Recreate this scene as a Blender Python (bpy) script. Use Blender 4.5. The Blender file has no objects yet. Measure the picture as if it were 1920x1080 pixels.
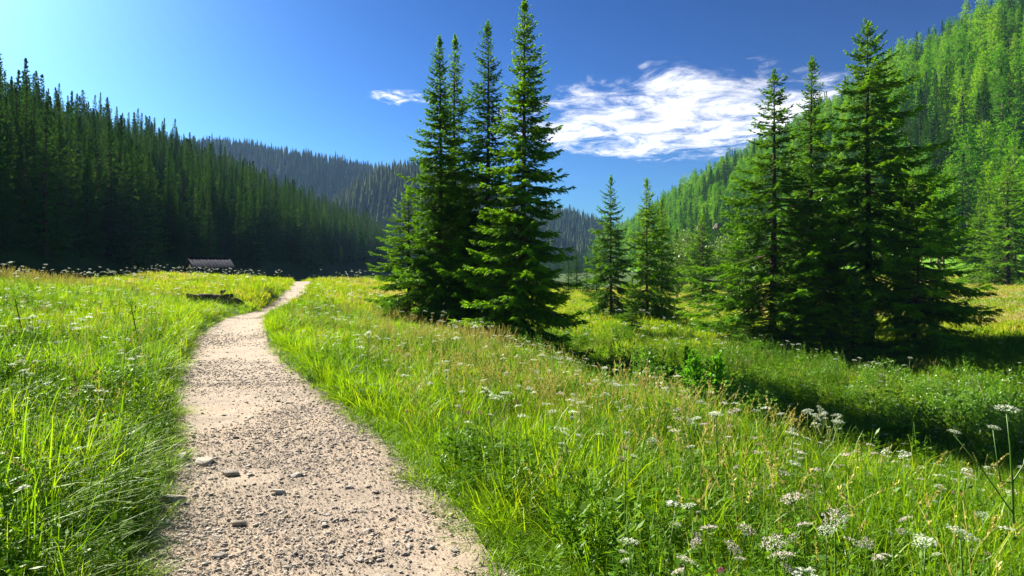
import bpy, math, random
import numpy as np
from math import radians as R, sin, cos, pi

random.seed(7)
RNG = np.random.default_rng(7)
SC = bpy.context.scene
COL = SC.collection

# ------------------------------------------------------------------ camera, sky, sun, exposure
CAM_Z, FPX, CX, HOR = 1.7, 1280.0, 960.0, 500.0        # focal length and horizon of the 1920 px photograph
cam = bpy.data.cameras.new('camera')
cam.lens, cam.sensor_width = 24.0, 36.0
cam.shift_y = -40.0 / 1920.0
cam.clip_start, cam.clip_end = 0.05, 30000.0
cam_ob = bpy.data.objects.new('camera', cam)
cam_ob.location = (0, 0, CAM_Z)
cam_ob.rotation_euler = (R(90), 0, 0)
COL.objects.link(cam_ob)
SC.camera = cam_ob

SUN_AZ, SUN_EL = 46.0, 30.5                            # degrees left of the view direction, above the horizon
to_sun = (-sin(R(SUN_AZ)) * cos(R(SUN_EL)), cos(R(SUN_AZ)) * cos(R(SUN_EL)), sin(R(SUN_EL)))

w = bpy.data.worlds.new('World')
SC.world = w
w.use_nodes = True
nt = w.node_tree
nt.nodes.clear()
sky = nt.nodes.new('ShaderNodeTexSky')
sky.sky_type = 'NISHITA'
sky.sun_disc = False
sky.sun_elevation = R(SUN_EL)
sky.sun_rotation = R(-SUN_AZ)
sky.altitude = 900
sky.air_density, sky.dust_density, sky.ozone_density = 1.0, 1.5, 3.0
hsv = nt.nodes.new('ShaderNodeHueSaturation')
hsv.inputs['Saturation'].default_value = 1.1
bg = nt.nodes.new('ShaderNodeBackground')
bg.inputs['Strength'].default_value = 0.050
wo = nt.nodes.new('ShaderNodeOutputWorld')
nt.links.new(sky.outputs[0], hsv.inputs['Color'])
# one response curve over the whole sky: the photograph is a contrasty print (deep zenith, pale glow near the sun)
lo = nt.nodes.new('ShaderNodeVectorMath'); lo.operation = 'SCALE'; lo.inputs['Scale'].default_value = 1 / 11.0
gm = nt.nodes.new('ShaderNodeGamma'); gm.inputs[1].default_value = 1.8
hi = nt.nodes.new('ShaderNodeVectorMath'); hi.operation = 'SCALE'; hi.inputs['Scale'].default_value = 11.0
wb = nt.nodes.new('ShaderNodeVectorMath'); wb.operation = 'MULTIPLY'; wb.inputs[1].default_value = (0.66, 0.92, 1.06)   # white balance
nt.links.new(hsv.outputs[0], wb.inputs[0]); nt.links.new(wb.outputs[0], lo.inputs[0]); nt.links.new(lo.outputs[0], gm.inputs[0])
nt.links.new(gm.outputs[0], hi.inputs[0]); nt.links.new(hi.outputs[0], bg.inputs[0])
nt.links.new(bg.outputs[0], wo.inputs[0])

sun = bpy.data.lights.new('sun', 'SUN')
sun.energy = 5.0
sun.angle = R(0.5)
sun.color = (1.0, 0.94, 0.84)
sun_ob = bpy.data.objects.new('sun', sun)
from mathutils import Vector
sun_ob.rotation_euler = Vector(to_sun).to_track_quat('Z', 'Y').to_euler()
sun_ob.location = (-60, 60, 90)
COL.objects.link(sun_ob)

SC.view_settings.view_transform = 'Standard'
SC.view_settings.look = 'None'
SC.view_settings.exposure = 1.62
SC.view_settings.gamma = 1.0
SC.view_settings.use_curve_mapping = False
SC.render.engine = 'CYCLES'
SC.cycles.max_bounces = 8
SC.cycles.diffuse_bounces = 3
SC.cycles.transmission_bounces = 4
SC.cycles.transparent_max_bounces = 12
SC.cycles.volume_bounces = 0
SC.cycles.use_denoising = True
SC.cycles.use_adaptive_sampling = False

# ------------------------------------------------------------------ small helpers
def smooth(a, b, v):
    t = np.clip((np.asarray(v, float) - a) / (b - a), 0, 1)
    return t * t * (3 - 2 * t)

_LAT = np.random.default_rng(11).random((256, 256))
def noise(x, y, scale, ox=0.0):
    x = np.asarray(x, float) / scale + 61.3 + ox
    y = np.asarray(y, float) / scale + 17.9 + ox * 1.7
    xi, yi = np.floor(x).astype(int), np.floor(y).astype(int)
    fx, fy = x - xi, y - yi
    fx, fy = fx * fx * (3 - 2 * fx), fy * fy * (3 - 2 * fy)
    a, b = _LAT[xi & 255, yi & 255], _LAT[(xi + 1) & 255, yi & 255]
    c, d = _LAT[xi & 255, (yi + 1) & 255], _LAT[(xi + 1) & 255, (yi + 1) & 255]
    return (a * (1 - fx) + b * fx) * (1 - fy) + (c * (1 - fx) + d * fx) * fy - 0.5

def mesh_from(name, verts, faces, mats, midx=None, smooth_shade=False):
    """faces: list of (k,3) or (k,4) int arrays; midx: list of material index per array."""
    V = np.asarray(verts, np.float32).reshape(-1, 3)
    loops, starts, mi, pos = [], [], [], 0
    for k, f in enumerate(faces):
        f = np.asarray(f, np.int32)
        if len(f) == 0:
            continue
        n = f.shape[1]
        loops.append(f.ravel())
        starts.append(pos + np.arange(len(f)) * n)
        pos += f.size
        m = 0 if midx is None else midx[k]
        mi.append(np.full(len(f), m, np.int32) if np.isscalar(m) else np.asarray(m, np.int32))
    me = bpy.data.meshes.new(name)
    loops, starts, mi = np.concatenate(loops), np.concatenate(starts), np.concatenate(mi)
    me.vertices.add(len(V)); me.vertices.foreach_set('co', V.ravel())
    me.loops.add(len(loops)); me.loops.foreach_set('vertex_index', loops.astype(np.int32))
    me.polygons.add(len(starts)); me.polygons.foreach_set('loop_start', starts.astype(np.int32))
    for m in mats:
        me.materials.append(m)
    me.polygons.foreach_set('material_index', mi)
    if smooth_shade:
        me.polygons.foreach_set('use_smooth', np.ones(len(starts), bool))
    me.update(calc_edges=True)
    me.validate()
    return me

class Acc:
    """collects pieces of one mesh"""
    def __init__(self):
        self.v, self.f, self.m, self.n = [], [], [], 0
    def add(self, v, f, m=0):
        v = np.asarray(v, float).reshape(-1, 3)
        if not isinstance(f, (list, tuple)):
            f = [f]
        for q in f:
            self.f.append(np.asarray(q, int) + self.n); self.m.append(m)
        self.v.append(v); self.n += len(v)
    def mesh(self, name, mats, smooth_shade=False):
        return mesh_from(name, np.concatenate(self.v), self.f, mats, self.m, smooth_shade)

def link(name, data, parent=None, loc=None, rot=None, scale=None):
    o = bpy.data.objects.new(name, data)
    COL.objects.link(o)
    if parent is not None:
        o.parent = parent
    if loc is not None: o.location = loc
    if rot is not None: o.rotation_euler = rot
    if scale is not None: o.scale = (scale,) * 3 if np.isscalar(scale) else scale
    return o

def tag(o, label, cat, group=None):
    o['label'] = label; o['category'] = cat
    if group: o['group'] = group
    return o

def kind(o, k, label=None):
    o['kind'] = k
    if label: o['label'] = label
    return o

def copy_thing(root, loc, rotz, scale, label, group=None):
    """copies a thing with its parts and sub-parts (mesh data is shared)"""
    r = root.copy(); COL.objects.link(r)
    r.location = loc; r.rotation_euler = (root.rotation_euler[0], root.rotation_euler[1], rotz)
    r.scale = (scale,) * 3 if np.isscalar(scale) else scale
    r['label'] = label
    if group: r['group'] = group
    for ch in list(root.children):
        c = ch.copy(); COL.objects.link(c); c.parent = r
        for g in ch.children:
            d = g.copy(); COL.objects.link(d); d.parent = c
    return r

def tube(acc, pts, rad, sides=6, m=0):
    pts = np.asarray(pts, float); k = len(pts)
    rad = np.broadcast_to(np.asarray(rad, float), (k,))
    T = np.gradient(pts, axis=0); T /= np.linalg.norm(T, axis=1)[:, None] + 1e-9
    ref = np.array([0.0, 0, 1]) if abs(T[0, 2]) < 0.8 else np.array([1.0, 0, 0])
    A = np.cross(T, ref); A /= np.linalg.norm(A, axis=1)[:, None] + 1e-9
    B = np.cross(T, A)
    an = np.arange(sides) * 2 * pi / sides
    V = pts[:, None] + rad[:, None, None] * (A[:, None] * np.cos(an)[None, :, None] + B[:, None] * np.sin(an)[None, :, None])
    i = np.arange(k - 1)[:, None] * sides; j = np.arange(sides)[None]
    q = np.stack([i + j, i + (j + 1) % sides, i + sides + (j + 1) % sides, i + sides + j], -1).reshape(-1, 4)
    cap = np.arange(sides) + (k - 1) * sides
    acc.add(V.reshape(-1, 3), [q] + ([cap[None, :4]] if sides == 4 else [np.stack([np.full(sides - 2, cap[0]), cap[1:-1], cap[2:]], -1)]), m)

def box(acc, c, s, rz=0.0, m=0):
    c = np.asarray(c, float); s = np.asarray(s, float) / 2
    v = np.array([[x, y, z] for z in (-1, 1) for y in (-1, 1) for x in (-1, 1)], float) * s
    cz, sz = cos(rz), sin(rz)
    v = np.stack([v[:, 0] * cz - v[:, 1] * sz, v[:, 0] * sz + v[:, 1] * cz, v[:, 2]], -1) + c
    acc.add(v, np.array([[0, 2, 3, 1], [4, 5, 7, 6], [0, 1, 5, 4], [2, 6, 7, 3], [0, 4, 6, 2], [1, 3, 7, 5]]), m)

# ------------------------------------------------------------------ materials
def new_mat(name):
    m = bpy.data.materials.new(name); m.use_nodes = True
    m.node_tree.nodes.clear()
    return m, m.node_tree

def ramp(nt, fac, stops):
    r = nt.nodes.new('ShaderNodeValToRGB')
    e = r.color_ramp.elements
    while len(e) < len(stops): e.new(0.5)
    for i, (p, c) in enumerate(stops):
        e[i].position = p; e[i].color = (*c, 1)
    nt.links.new(fac, r.inputs[0])
    return r.outputs[0]

def tex_noise(nt, scale, detail=4, coord='Object', rough=0.55):
    if coord == 'Position':
        g = nt.nodes.new('ShaderNodeNewGeometry'); c = g.outputs['Position']
    else:
        g = nt.nodes.new('ShaderNodeTexCoord'); c = g.outputs[coord]
    n = nt.nodes.new('ShaderNodeTexNoise')
    n.inputs['Scale'].default_value = scale; n.inputs['Detail'].default_value = detail
    n.inputs['Roughness'].default_value = rough
    nt.links.new(c, n.inputs['Vector'])
    return n.outputs['Fac']

def mixrgb(nt, fac, a, b, mode='MIX'):
    n = nt.nodes.new('ShaderNodeMix'); n.data_type = 'RGBA'; n.blend_type = mode
    for s, v in ((n.inputs[0], fac), (n.inputs[6], a), (n.inputs[7], b)):
        if hasattr(v, 'is_linked'): nt.links.new(v, s)
        elif isinstance(v, tuple): s.default_value = (*v, 1)
        else: s.default_value = v
    return n.outputs[2]

def math_node(nt, op, a, b=0.0, clamp=False):
    n = nt.nodes.new('ShaderNodeMath'); n.operation = op; n.use_clamp = clamp
    for s, v in ((n.inputs[0], a), (n.inputs[1], b)):
        if hasattr(v, 'is_linked'): nt.links.new(v, s)
        else: s.default_value = v
    return n.outputs[0]

def leaf_mat(name, c1, c2, c3=None, transl=0.4, patch=7.0, gloss=0.05, tint=(1.25, 1.15, 0.7)):
    """thin leaves: diffuse + translucent + a little gloss; colour varies per instance and in patches"""
    m, nt = new_mat(name)
    oi = nt.nodes.new('ShaderNodeObjectInfo')
    n1 = tex_noise(nt, 1.0 / patch, 3, 'Position')
    f = math_node(nt, 'MULTIPLY', oi.outputs['Random'], 0.70)
    f = math_node(nt, 'ADD', f, math_node(nt, 'MULTIPLY', math_node(nt, 'SUBTRACT', n1, 0.32), 1.05), True)
    col = ramp(nt, f, [(0.0, c1), (1.0, c2)] if c3 is None else [(0.0, c1), (0.55, c2), (1.0, c3)])
    d = nt.nodes.new('ShaderNodeBsdfDiffuse'); nt.links.new(col, d.inputs[0])
    t = nt.nodes.new('ShaderNodeBsdfTranslucent')
    nt.links.new(mixrgb(nt, 1.0, col, tint, 'MULTIPLY'), t.inputs[0])
    mx = nt.nodes.new('ShaderNodeMixShader'); mx.inputs[0].default_value = transl
    nt.links.new(d.outputs[0], mx.inputs[1]); nt.links.new(t.outputs[0], mx.inputs[2])
    g = nt.nodes.new('ShaderNodeBsdfGlossy'); g.inputs['Roughness'].default_value = 0.42
    g.inputs[0].default_value = (0.9, 0.95, 0.8, 1)
    m2 = nt.nodes.new('ShaderNodeMixShader'); m2.inputs[0].default_value = gloss
    nt.links.new(mx.outputs[0], m2.inputs[1]); nt.links.new(g.outputs[0], m2.inputs[2])
    o = nt.nodes.new('ShaderNodeOutputMaterial'); nt.links.new(m2.outputs[0], o.inputs[0])
    return m

def rough_mat(name, stops, scale, bump=0.3, bscale=None, coord='Object', rough=0.9, per_object=0.0, dist=0.02, spec=0.1):
    m, nt = new_mat(name)
    p = nt.nodes.new('ShaderNodeBsdfPrincipled')
    p.inputs['Roughness'].default_value = rough
    p.inputs['Specular IOR Level'].default_value = spec
    f = tex_noise(nt, scale, 6, coord, 0.62)
    if per_object:
        oi = nt.nodes.new('ShaderNodeObjectInfo')
        f = math_node(nt, 'ADD', f, math_node(nt, 'MULTIPLY', math_node(nt, 'SUBTRACT', oi.outputs['Random'], 0.5), per_object), True)
    nt.links.new(ramp(nt, f, stops), p.inputs['Base Color'])
    b = nt.nodes.new('ShaderNodeBump'); b.inputs['Strength'].default_value = bump
    b.inputs['Distance'].default_value = dist
    nt.links.new(tex_noise(nt, bscale or scale * 3, 6, coord, 0.65), b.inputs['Height'])
    nt.links.new(b.outputs[0], p.inputs['Normal'])
    o = nt.nodes.new('ShaderNodeOutputMaterial'); nt.links.new(p.outputs[0], o.inputs[0])
    return m

M = {}
M['grass'] = leaf_mat('grass_blades', (0.068, 0.180, 0.005), (0.195, 0.380, 0.005), (0.360, 0.460, 0.010), 0.54, 6.0, 0.02)
M['grass_far'] = leaf_mat('meadow_blades', (0.150, 0.290, 0.005), (0.260, 0.410, 0.008), (0.440, 0.420, 0.030), 0.48, 9.0, 0.01)
M['dry'] = leaf_mat('dry_grass_blades', (0.360, 0.360, 0.060), (0.560, 0.460, 0.130), (0.680, 0.480, 0.220), 0.40, 4.0, 0.03, (1.1, 1.0, 0.8))
M['seed'] = leaf_mat('seed_heads', (0.460, 0.410, 0.100), (0.600, 0.530, 0.150), None, 0.25, 4.0, 0.02, (1.1, 1.0, 0.8))
M['herb'] = leaf_mat('herb_leaves', (0.060, 0.165, 0.006), (0.150, 0.310, 0.010), None, 0.45, 3.0, 0.015)
M['stem'] = leaf_mat('flower_stems', (0.060, 0.150, 0.015), (0.120, 0.220, 0.030), None, 0.2, 3.0, 0.04)
M['umbel'] = leaf_mat('umbel_florets', (0.72, 0.78, 0.58), (0.86, 0.87, 0.76), None, 0.5, 3.0, 0.0, (1, 1, 0.95))
M['umbel_pink'] = leaf_mat('pinkish_umbel_florets', (0.78, 0.64, 0.60), (0.86, 0.78, 0.72), None, 0.5, 3.0, 0.0, (1, 0.95, 0.92))
M['clover'] = leaf_mat('clover_florets', (0.45, 0.06, 0.20), (0.62, 0.18, 0.34), None, 0.25, 3.0, 0.0, (1, 1, 1))
M['yellow'] = leaf_mat('yellow_petals', (0.75, 0.52, 0.02), (0.80, 0.62, 0.04), None, 0.25, 3.0, 0.0, (1, 1, 0.8))
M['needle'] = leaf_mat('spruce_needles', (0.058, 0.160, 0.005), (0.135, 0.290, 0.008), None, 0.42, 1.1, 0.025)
M['needle_tip'] = leaf_mat('spruce_new_growth', (0.105, 0.280, 0.006), (0.230, 0.460, 0.010), None, 0.48, 0.9, 0.02)
M['sapling'] = leaf_mat('sapling_needles', (0.110, 0.330, 0.015), (0.190, 0.460, 0.022), None, 0.5, 1.0, 0.01)
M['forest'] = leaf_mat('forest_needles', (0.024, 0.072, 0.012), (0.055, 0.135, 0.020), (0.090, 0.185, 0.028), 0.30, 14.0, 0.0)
M['larch'] = leaf_mat('larch_needles', (0.045, 0.180, 0.003), (0.120, 0.325, 0.003), (0.235, 0.440, 0.005), 0.45, 10.0, 0.0)
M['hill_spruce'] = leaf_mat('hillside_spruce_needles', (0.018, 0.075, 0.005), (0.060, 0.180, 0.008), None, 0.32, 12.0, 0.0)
M['far_tree'] = leaf_mat('distant_needles', (0.030, 0.060, 0.022), (0.055, 0.095, 0.034), None, 0.2, 120.0, 0.0)
M['far_pale'] = leaf_mat('distant_pale_needles', (0.085, 0.125, 0.045), (0.150, 0.180, 0.075), None, 0.3, 90.0, 0.0)  # lighter distant needles; on the spur this tone carries painted sunlight
M['bush'] = leaf_mat('bush_leaves', (0.090, 0.190, 0.030), (0.170, 0.280, 0.060), None, 0.42, 3.0, 0.04)
M['bright_bush'] = leaf_mat('bright_bush_leaves', (0.090, 0.240, 0.015), (0.150, 0.320, 0.020), None, 0.48, 1.0, 0.04)
M['bark'] = rough_mat('spruce_bark', [(0.25, (0.045, 0.030, 0.020)), (0.75, (0.150, 0.095, 0.065))], 6.0, 0.6, 18.0)
M['larch_bark'] = rough_mat('larch_bark', [(0.25, (0.160, 0.110, 0.075)), (0.75, (0.360, 0.270, 0.200))], 3.0, 0.4, 10.0)
M['stone'] = rough_mat('stone', [(0.25, (0.350, 0.298, 0.240)), (0.55, (0.500, 0.435, 0.360)), (0.85, (0.640, 0.580, 0.500))], 9.0, 0.5, 40.0, per_object=0.5)
M['rock'] = rough_mat('rock_face', [(0.2, (0.080, 0.070, 0.060)), (0.8, (0.260, 0.230, 0.195))], 0.7, 0.8, 2.5, dist=0.3)
M['wood'] = rough_mat('weathered_wood', [(0.25, (0.024, 0.026, 0.032)), (0.8, (0.064, 0.068, 0.080))], 3.0, 0.4, 14.0, spec=0.0)
M['gable'] = rough_mat('grey_gable_boards', [(0.25, (0.10, 0.10, 0.10)), (0.8, (0.22, 0.21, 0.21))], 3.0, 0.4, 14.0, spec=0.0)
M['log'] = rough_mat('mossy_log', [(0.3, (0.060, 0.048, 0.028)), (0.55, (0.100, 0.105, 0.030)), (0.8, (0.210, 0.180, 0.110))], 5.0, 0.7, 20.0)
M['soil'] = rough_mat('bare_soil', [(0.3, (0.060, 0.042, 0.026)), (0.8, (0.170, 0.120, 0.080))], 4.0, 0.8, 16.0)
M['ground'] = rough_mat('meadow_ground', [(0.25, (0.030, 0.058, 0.010)), (0.6, (0.060, 0.105, 0.014)), (0.85, (0.120, 0.120, 0.030))], 0.35, 0.6, 3.0, 'Position', dist=0.06)
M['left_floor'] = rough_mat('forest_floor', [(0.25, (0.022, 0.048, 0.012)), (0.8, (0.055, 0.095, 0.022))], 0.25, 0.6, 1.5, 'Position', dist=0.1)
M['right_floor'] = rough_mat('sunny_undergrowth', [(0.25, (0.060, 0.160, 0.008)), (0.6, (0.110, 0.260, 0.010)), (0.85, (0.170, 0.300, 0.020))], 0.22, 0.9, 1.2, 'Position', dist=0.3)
M['far_floor'] = rough_mat('distant_slope', [(0.25, (0.030, 0.050, 0.020)), (0.8, (0.060, 0.085, 0.034))], 0.02, 0.4, 0.1, 'Position', dist=2.0)

def path_material():
    m, nt = new_mat('gravel_path')
    p = nt.nodes.new('ShaderNodeBsdfPrincipled'); p.inputs['Roughness'].default_value = 0.95
    p.inputs['Specular IOR Level'].default_value = 0.15
    big = tex_noise(nt, 0.9, 5, 'Position', 0.6)
    fine = tex_noise(nt, 55.0, 5, 'Position', 0.7)
    c1 = ramp(nt, big, [(0.3, (0.320, 0.258, 0.190)), (0.48, (0.420, 0.340, 0.252)), (0.7, (0.475, 0.365, 0.252))])
    c2 = ramp(nt, fine, [(0.25, (0.55, 0.52, 0.50)), (0.55, (1.0, 1.0, 1.0)), (0.8, (1.30, 1.30, 1.28))])
    nt.links.new(mixrgb(nt, 1.0, c1, c2, 'MULTIPLY'), p.inputs['Base Color'])
    g = nt.nodes.new('ShaderNodeNewGeometry')
    vo = nt.nodes.new('ShaderNodeTexVoronoi'); vo.inputs['Scale'].default_value = 75.0
    nt.links.new(g.outputs['Position'], vo.inputs['Vector'])
    h = math_node(nt, 'ADD', math_node(nt, 'MULTIPLY', vo.outputs['Distance'], -0.35), math_node(nt, 'ADD', fine, tex_noise(nt, 17.0, 4, 'Position', 0.6)))
    b = nt.nodes.new('ShaderNodeBump'); b.inputs['Strength'].default_value = 0.7; b.inputs['Distance'].default_value = 0.007
    nt.links.new(h, b.inputs['Height']); nt.links.new(b.outputs[0], p.inputs['Normal'])
    o = nt.nodes.new('ShaderNodeOutputMaterial'); nt.links.new(p.outputs[0], o.inputs[0])
    return m
M['path'] = path_material()

# ------------------------------------------------------------------ terrain
PY = [-10, 0, 3.75, 4.35, 5.44, 7.25, 9.07, 10.9, 13.6, 16.7, 21.8, 25.6, 30, 36, 43.5, 58.8, 75, 100, 150]
PX = [4.2, 0.35, -1.07, -1.30, -1.73, -2.59, -3.52, -4.38, -5.55, -6.85, -8.6, -9.75, -10.8, -12.0, -13.8, -18.1, -24, -34, -50]
def path_x(y): 
    y = np.asarray(y, float)
    return sum(np.interp(y + d, PY, PX) for d in (-1.0, -0.5, 0, 0.5, 1.0)) / 5
def half_w(y): return np.interp(y, [3, 8, 12, 18, 22, 26, 34, 60], [0.92, 0.92, 0.82, 0.70, 0.56, 0.48, 0.50, 0.75])

def ground_h(x, y):
    x, y = np.asarray(x, float), np.asarray(y, float)
    s = x - path_x(y); hw = half_w(y)
    zc = np.interp(y, [0, 22, 30, 35, 42, 60, 70, 90, 130, 400], [0, 0, -0.32, -0.34, 0.05, 0.40, 0.1, -1.3, -1.2, -1.2])
    # right of the path: a gently falling terrace, its edge, then the swale and the valley meadow
    e = np.interp(y, [4, 9, 20, 40], [5.0, 5.7, 7.2, 7.0])
    sr = np.clip(s - hw, 0, None)
    kf = np.interp(y, [0, 22, 36, 60], [1.15, 1.0, 0.45, 0.3])
    terrace = -0.095 * np.minimum(sr, e) * kf
    drop = smooth(0, 5.0, s - e)
    valley = -2.75 + 0.048 * np.clip(x - 16, 0, None) + 0.85 * smooth(15, 25, y) * (1 - smooth(7, 15, x))
    zr = (zc + terrace) * (1 - drop) + valley * drop + 0.05 * smooth(0, 0.35, sr) * (1 - drop)
    # left of the path: a bank that rises to a crest and falls behind it
    sl = np.clip(-s - hw, 0, None)
    bank = 0.06 * smooth(0, 0.4, sl) + 0.118 * np.minimum(sl, 10.5) * (1 - 0.62 * smooth(28, 50, y)) * (1 - smooth(50, 78, y))
    fall = smooth(11, 24, sl) * 2.0 * smooth(20, 40, y)
    hump = 0.62 * np.exp(-((sl - 1.0) / 0.8) ** 2 - ((y - 37.0) / 5.5) ** 2)
    zl = zc + bank - fall + hump
    z = np.where(s > 0, zr, zl)
    z = z + 0.50 * np.exp(-((s - 1.9) / 0.8) ** 2 - ((y - 31.0) / 3.5) ** 2)
    off = smooth(0, 0.8, np.abs(s) - hw)
    z = z + off * (0.16 * noise(x, y, 3.1) + 0.10 * noise(x, y, 1.2, 3) + 0.5 * noise(x, y, 17.0, 5) * smooth(2, 9, np.abs(s)))
    return z

def left_add(x, y):
    xt = np.interp(y, [0, 60, 100, 200, 350, 450], [-36, -36, -38, -44, -49, -52])
    d = np.clip(xt - x, 0, None)
    r = np.where(d < 10, d * d * 0.033, 3.3 + (d - 10) * 0.66)
    cap = np.interp(y, [60, 120, 200, 350], [35.0, 42.0, 58.0, 58.0])
    r = cap * (1 - np.exp(-r / cap)) * 1.12
    return r + smooth(2, 12, r) * 2.2 * noise(x, y, 21.0, 9)

def right_add(x, y):
    xb = np.interp(y, [0, 60, 100, 250, 400, 600], [84, 82, 74, 59, 56, 62])
    d = np.clip(x - xb, 0, None)
    r = np.where(d < 10, d * d * 0.042, 4.2 + (d - 10) * 0.84)
    top = np.interp(y, [0, 285, 393, 500, 650, 800], [122, 114, 80, 55, 22, 4])
    q = top * (1 - np.exp(-np.power(r / top, 1.7))) ** (1 / 1.7)
    return q + smooth(3, 14, q) * 7.0 * noise(x, y, 34.0, 13)

def total_h(x, y): 
    return ground_h(x, y) + left_add(x, y) + right_add(x, y)

def ray_pt(px, py, d): 
    return np.array([(px - CX) / FPX * d, d, CAM_Z - (py - HOR) / FPX * d])
_D = np.concatenate([np.arange(2.6, 20, 0.03), np.arange(20, 130, 0.15)])
def hit(px, py, above=0.0):
    """where the sight line through a photograph pixel meets the ground raised by 'above'"""
    p = np.stack([(px - CX) / FPX * _D, _D, CAM_Z - (py - HOR) / FPX * _D], -1)
    k = np.nonzero(p[:, 2] <= ground_h(p[:, 0], p[:, 1]) + above)[0]
    if len(k) == 0: return None
    q = p[k[0]]
    return np.array([q[0], q[1], float(ground_h(q[0], q[1]))])

def graded(lo, hi, fine_lo, fine_hi, step, grow=1.09, mx=60):
    a = list(np.arange(fine_lo, fine_hi + 1e-6, step)); st = step
    while a[-1] < hi: st = min(st * grow, mx); a.append(a[-1] + st)
    st = step
    while a[0] > lo: st = min(st * grow, mx); a.insert(0, a[0] - st)
    return np.array(a)

def grid_mesh(name, xs, ys, fn, mats, keep=None, sm=True):
    X, Y = np.meshgrid(xs, ys); Z = fn(X, Y)
    nx, ny = len(xs), len(ys)
    i = np.arange(ny - 1)[:, None] * nx + np.arange(nx - 1)[None]
    q = np.stack([i, i + 1, i + nx + 1, i + nx], -1).reshape(-1, 4)
    if keep is not None:
        kv = keep(X, Y).ravel()
        q = q[kv[q].any(1)]
    V = np.stack([X, Y, Z], -1).reshape(-1, 3)
    used = np.unique(q); remap = np.zeros(len(V), int); remap[used] = np.arange(len(used))
    return mesh_from(name, V[used], [remap[q]], mats, None, sm)

EDGE = 1900.0
g = link('ground', grid_mesh('ground', np.clip(graded(-EDGE, EDGE, -17, 14, 0.22), -EDGE, EDGE), np.clip(graded(-60, EDGE, 1, 34, 0.25), -60, EDGE), 
         lambda x, y: ground_h(x, y) - 0.07 * (1 - smooth(0, 0.25, np.abs(x - path_x(y)) - half_w(y) + 0.1)), [M['ground']]))
kind(g, 'structure')
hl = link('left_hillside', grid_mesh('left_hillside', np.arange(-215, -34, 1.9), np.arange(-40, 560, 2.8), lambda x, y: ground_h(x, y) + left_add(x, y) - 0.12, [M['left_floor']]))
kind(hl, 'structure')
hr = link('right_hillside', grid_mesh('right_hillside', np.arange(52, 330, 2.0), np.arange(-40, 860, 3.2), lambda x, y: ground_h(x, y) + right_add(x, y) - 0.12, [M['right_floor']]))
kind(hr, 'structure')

def far_ridge(x, y):
    px = x / 1250.0 * FPX + CX
    top = np.interp(px, [-300, 0, 200, 370, 500, 620, 760, 880, 1000, 1060, 1120, 1150, 1230, 1700], [100, 130, 190, 216, 198, 181, 168, 135, 102, 92, 66, 48, 22, 10])
    prof = smooth(560, 1250, y) * (1 - 0.9 * smooth(1280, 1850, y))
    return -2 + prof * (top + 22 * noise(x, y, 150.0, 21) + 8 * noise(x, y, 55.0, 2))
def far_spur(x, y):
    px = x / 820.0 * FPX + CX
    top = np.interp(px, [500, 620, 690, 740, 800, 880, 960, 1040, 1100], [0, 40, 88, 108, 112, 96, 60, 20, 0])
    prof = smooth(520, 800, y) * (1 - smooth(840, 1050, y))
    return -3 + prof * (top + 10 * noise(x, y, 60.0, 31))
kind(link('distant_hill', grid_mesh('distant_hill', np.arange(-1300, 800, 14.0), np.arange(540, 1860, 14.0), far_ridge, [M['far_floor']])), 'structure')
kind(link('distant_spur', grid_mesh('distant_spur', np.arange(-330, 130, 8.0), np.arange(520, 1060, 8.0), far_spur, [M['far_floor']])), 'structure')

def path_relief(X, Y):
    near = np.clip(1.6 - Y / 14, 0.25, 1)
    return near * (0.020 * noise(X, Y, 0.45) + 0.013 * noise(X, Y, 0.16, 3) + 0.007 * noise(X, Y, 0.07, 6))
# the footpath: one strip with a ragged edge, 2 cm above the ground sheet's trench
def build_path():
    ys = [1.5]
    while ys[-1] < 78: ys.append(ys[-1] + max(0.035, 0.0045 * ys[-1]))
    ys = np.array(ys); u = np.linspace(-1, 1, 61)
    U, Y = np.meshgrid(u, ys)
    ragL = 0.13 * noise(Y, Y * 0, 0.55, 4) + 0.14 * noise(Y, Y * 0, 1.9, 7)
    ragR = 0.12 * noise(Y, Y * 0, 0.6, 14) + 0.12 * noise(Y, Y * 0, 2.1, 17)
    wdt = half_w(Y) + np.where(U < 0, ragL, ragR) + 0.10
    X = path_x(Y) + U * wdt
    Z = ground_h(path_x(Y), Y) - 0.035 * (1 - U ** 2) + 0.03 + 0.05 * np.clip(np.abs(U) - 0.85, 0, 1) * -1.6
    Z = Z + path_relief(X, Y)
    nx, ny = len(u), len(ys)
    i = np.arange(ny - 1)[:, None] * nx + np.arange(nx - 1)[None]
    q = np.stack([i, i + 1, i + nx + 1, i + nx], -1).reshape(-1, 4)
    return mesh_from('footpath', np.stack([X, Y, Z], -1), [q], [M['path']], None, True)
kind(link('footpath', build_path()), 'structure')
def path_z(x, y):
    u = np.clip((x - path_x(y)) / (half_w(y) + 0.1), -1, 1)
    return ground_h(path_x(y), y) - 0.035 * (1 - u ** 2) + 0.03 + path_relief(np.asarray(x, float), np.asarray(y, float))

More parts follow.
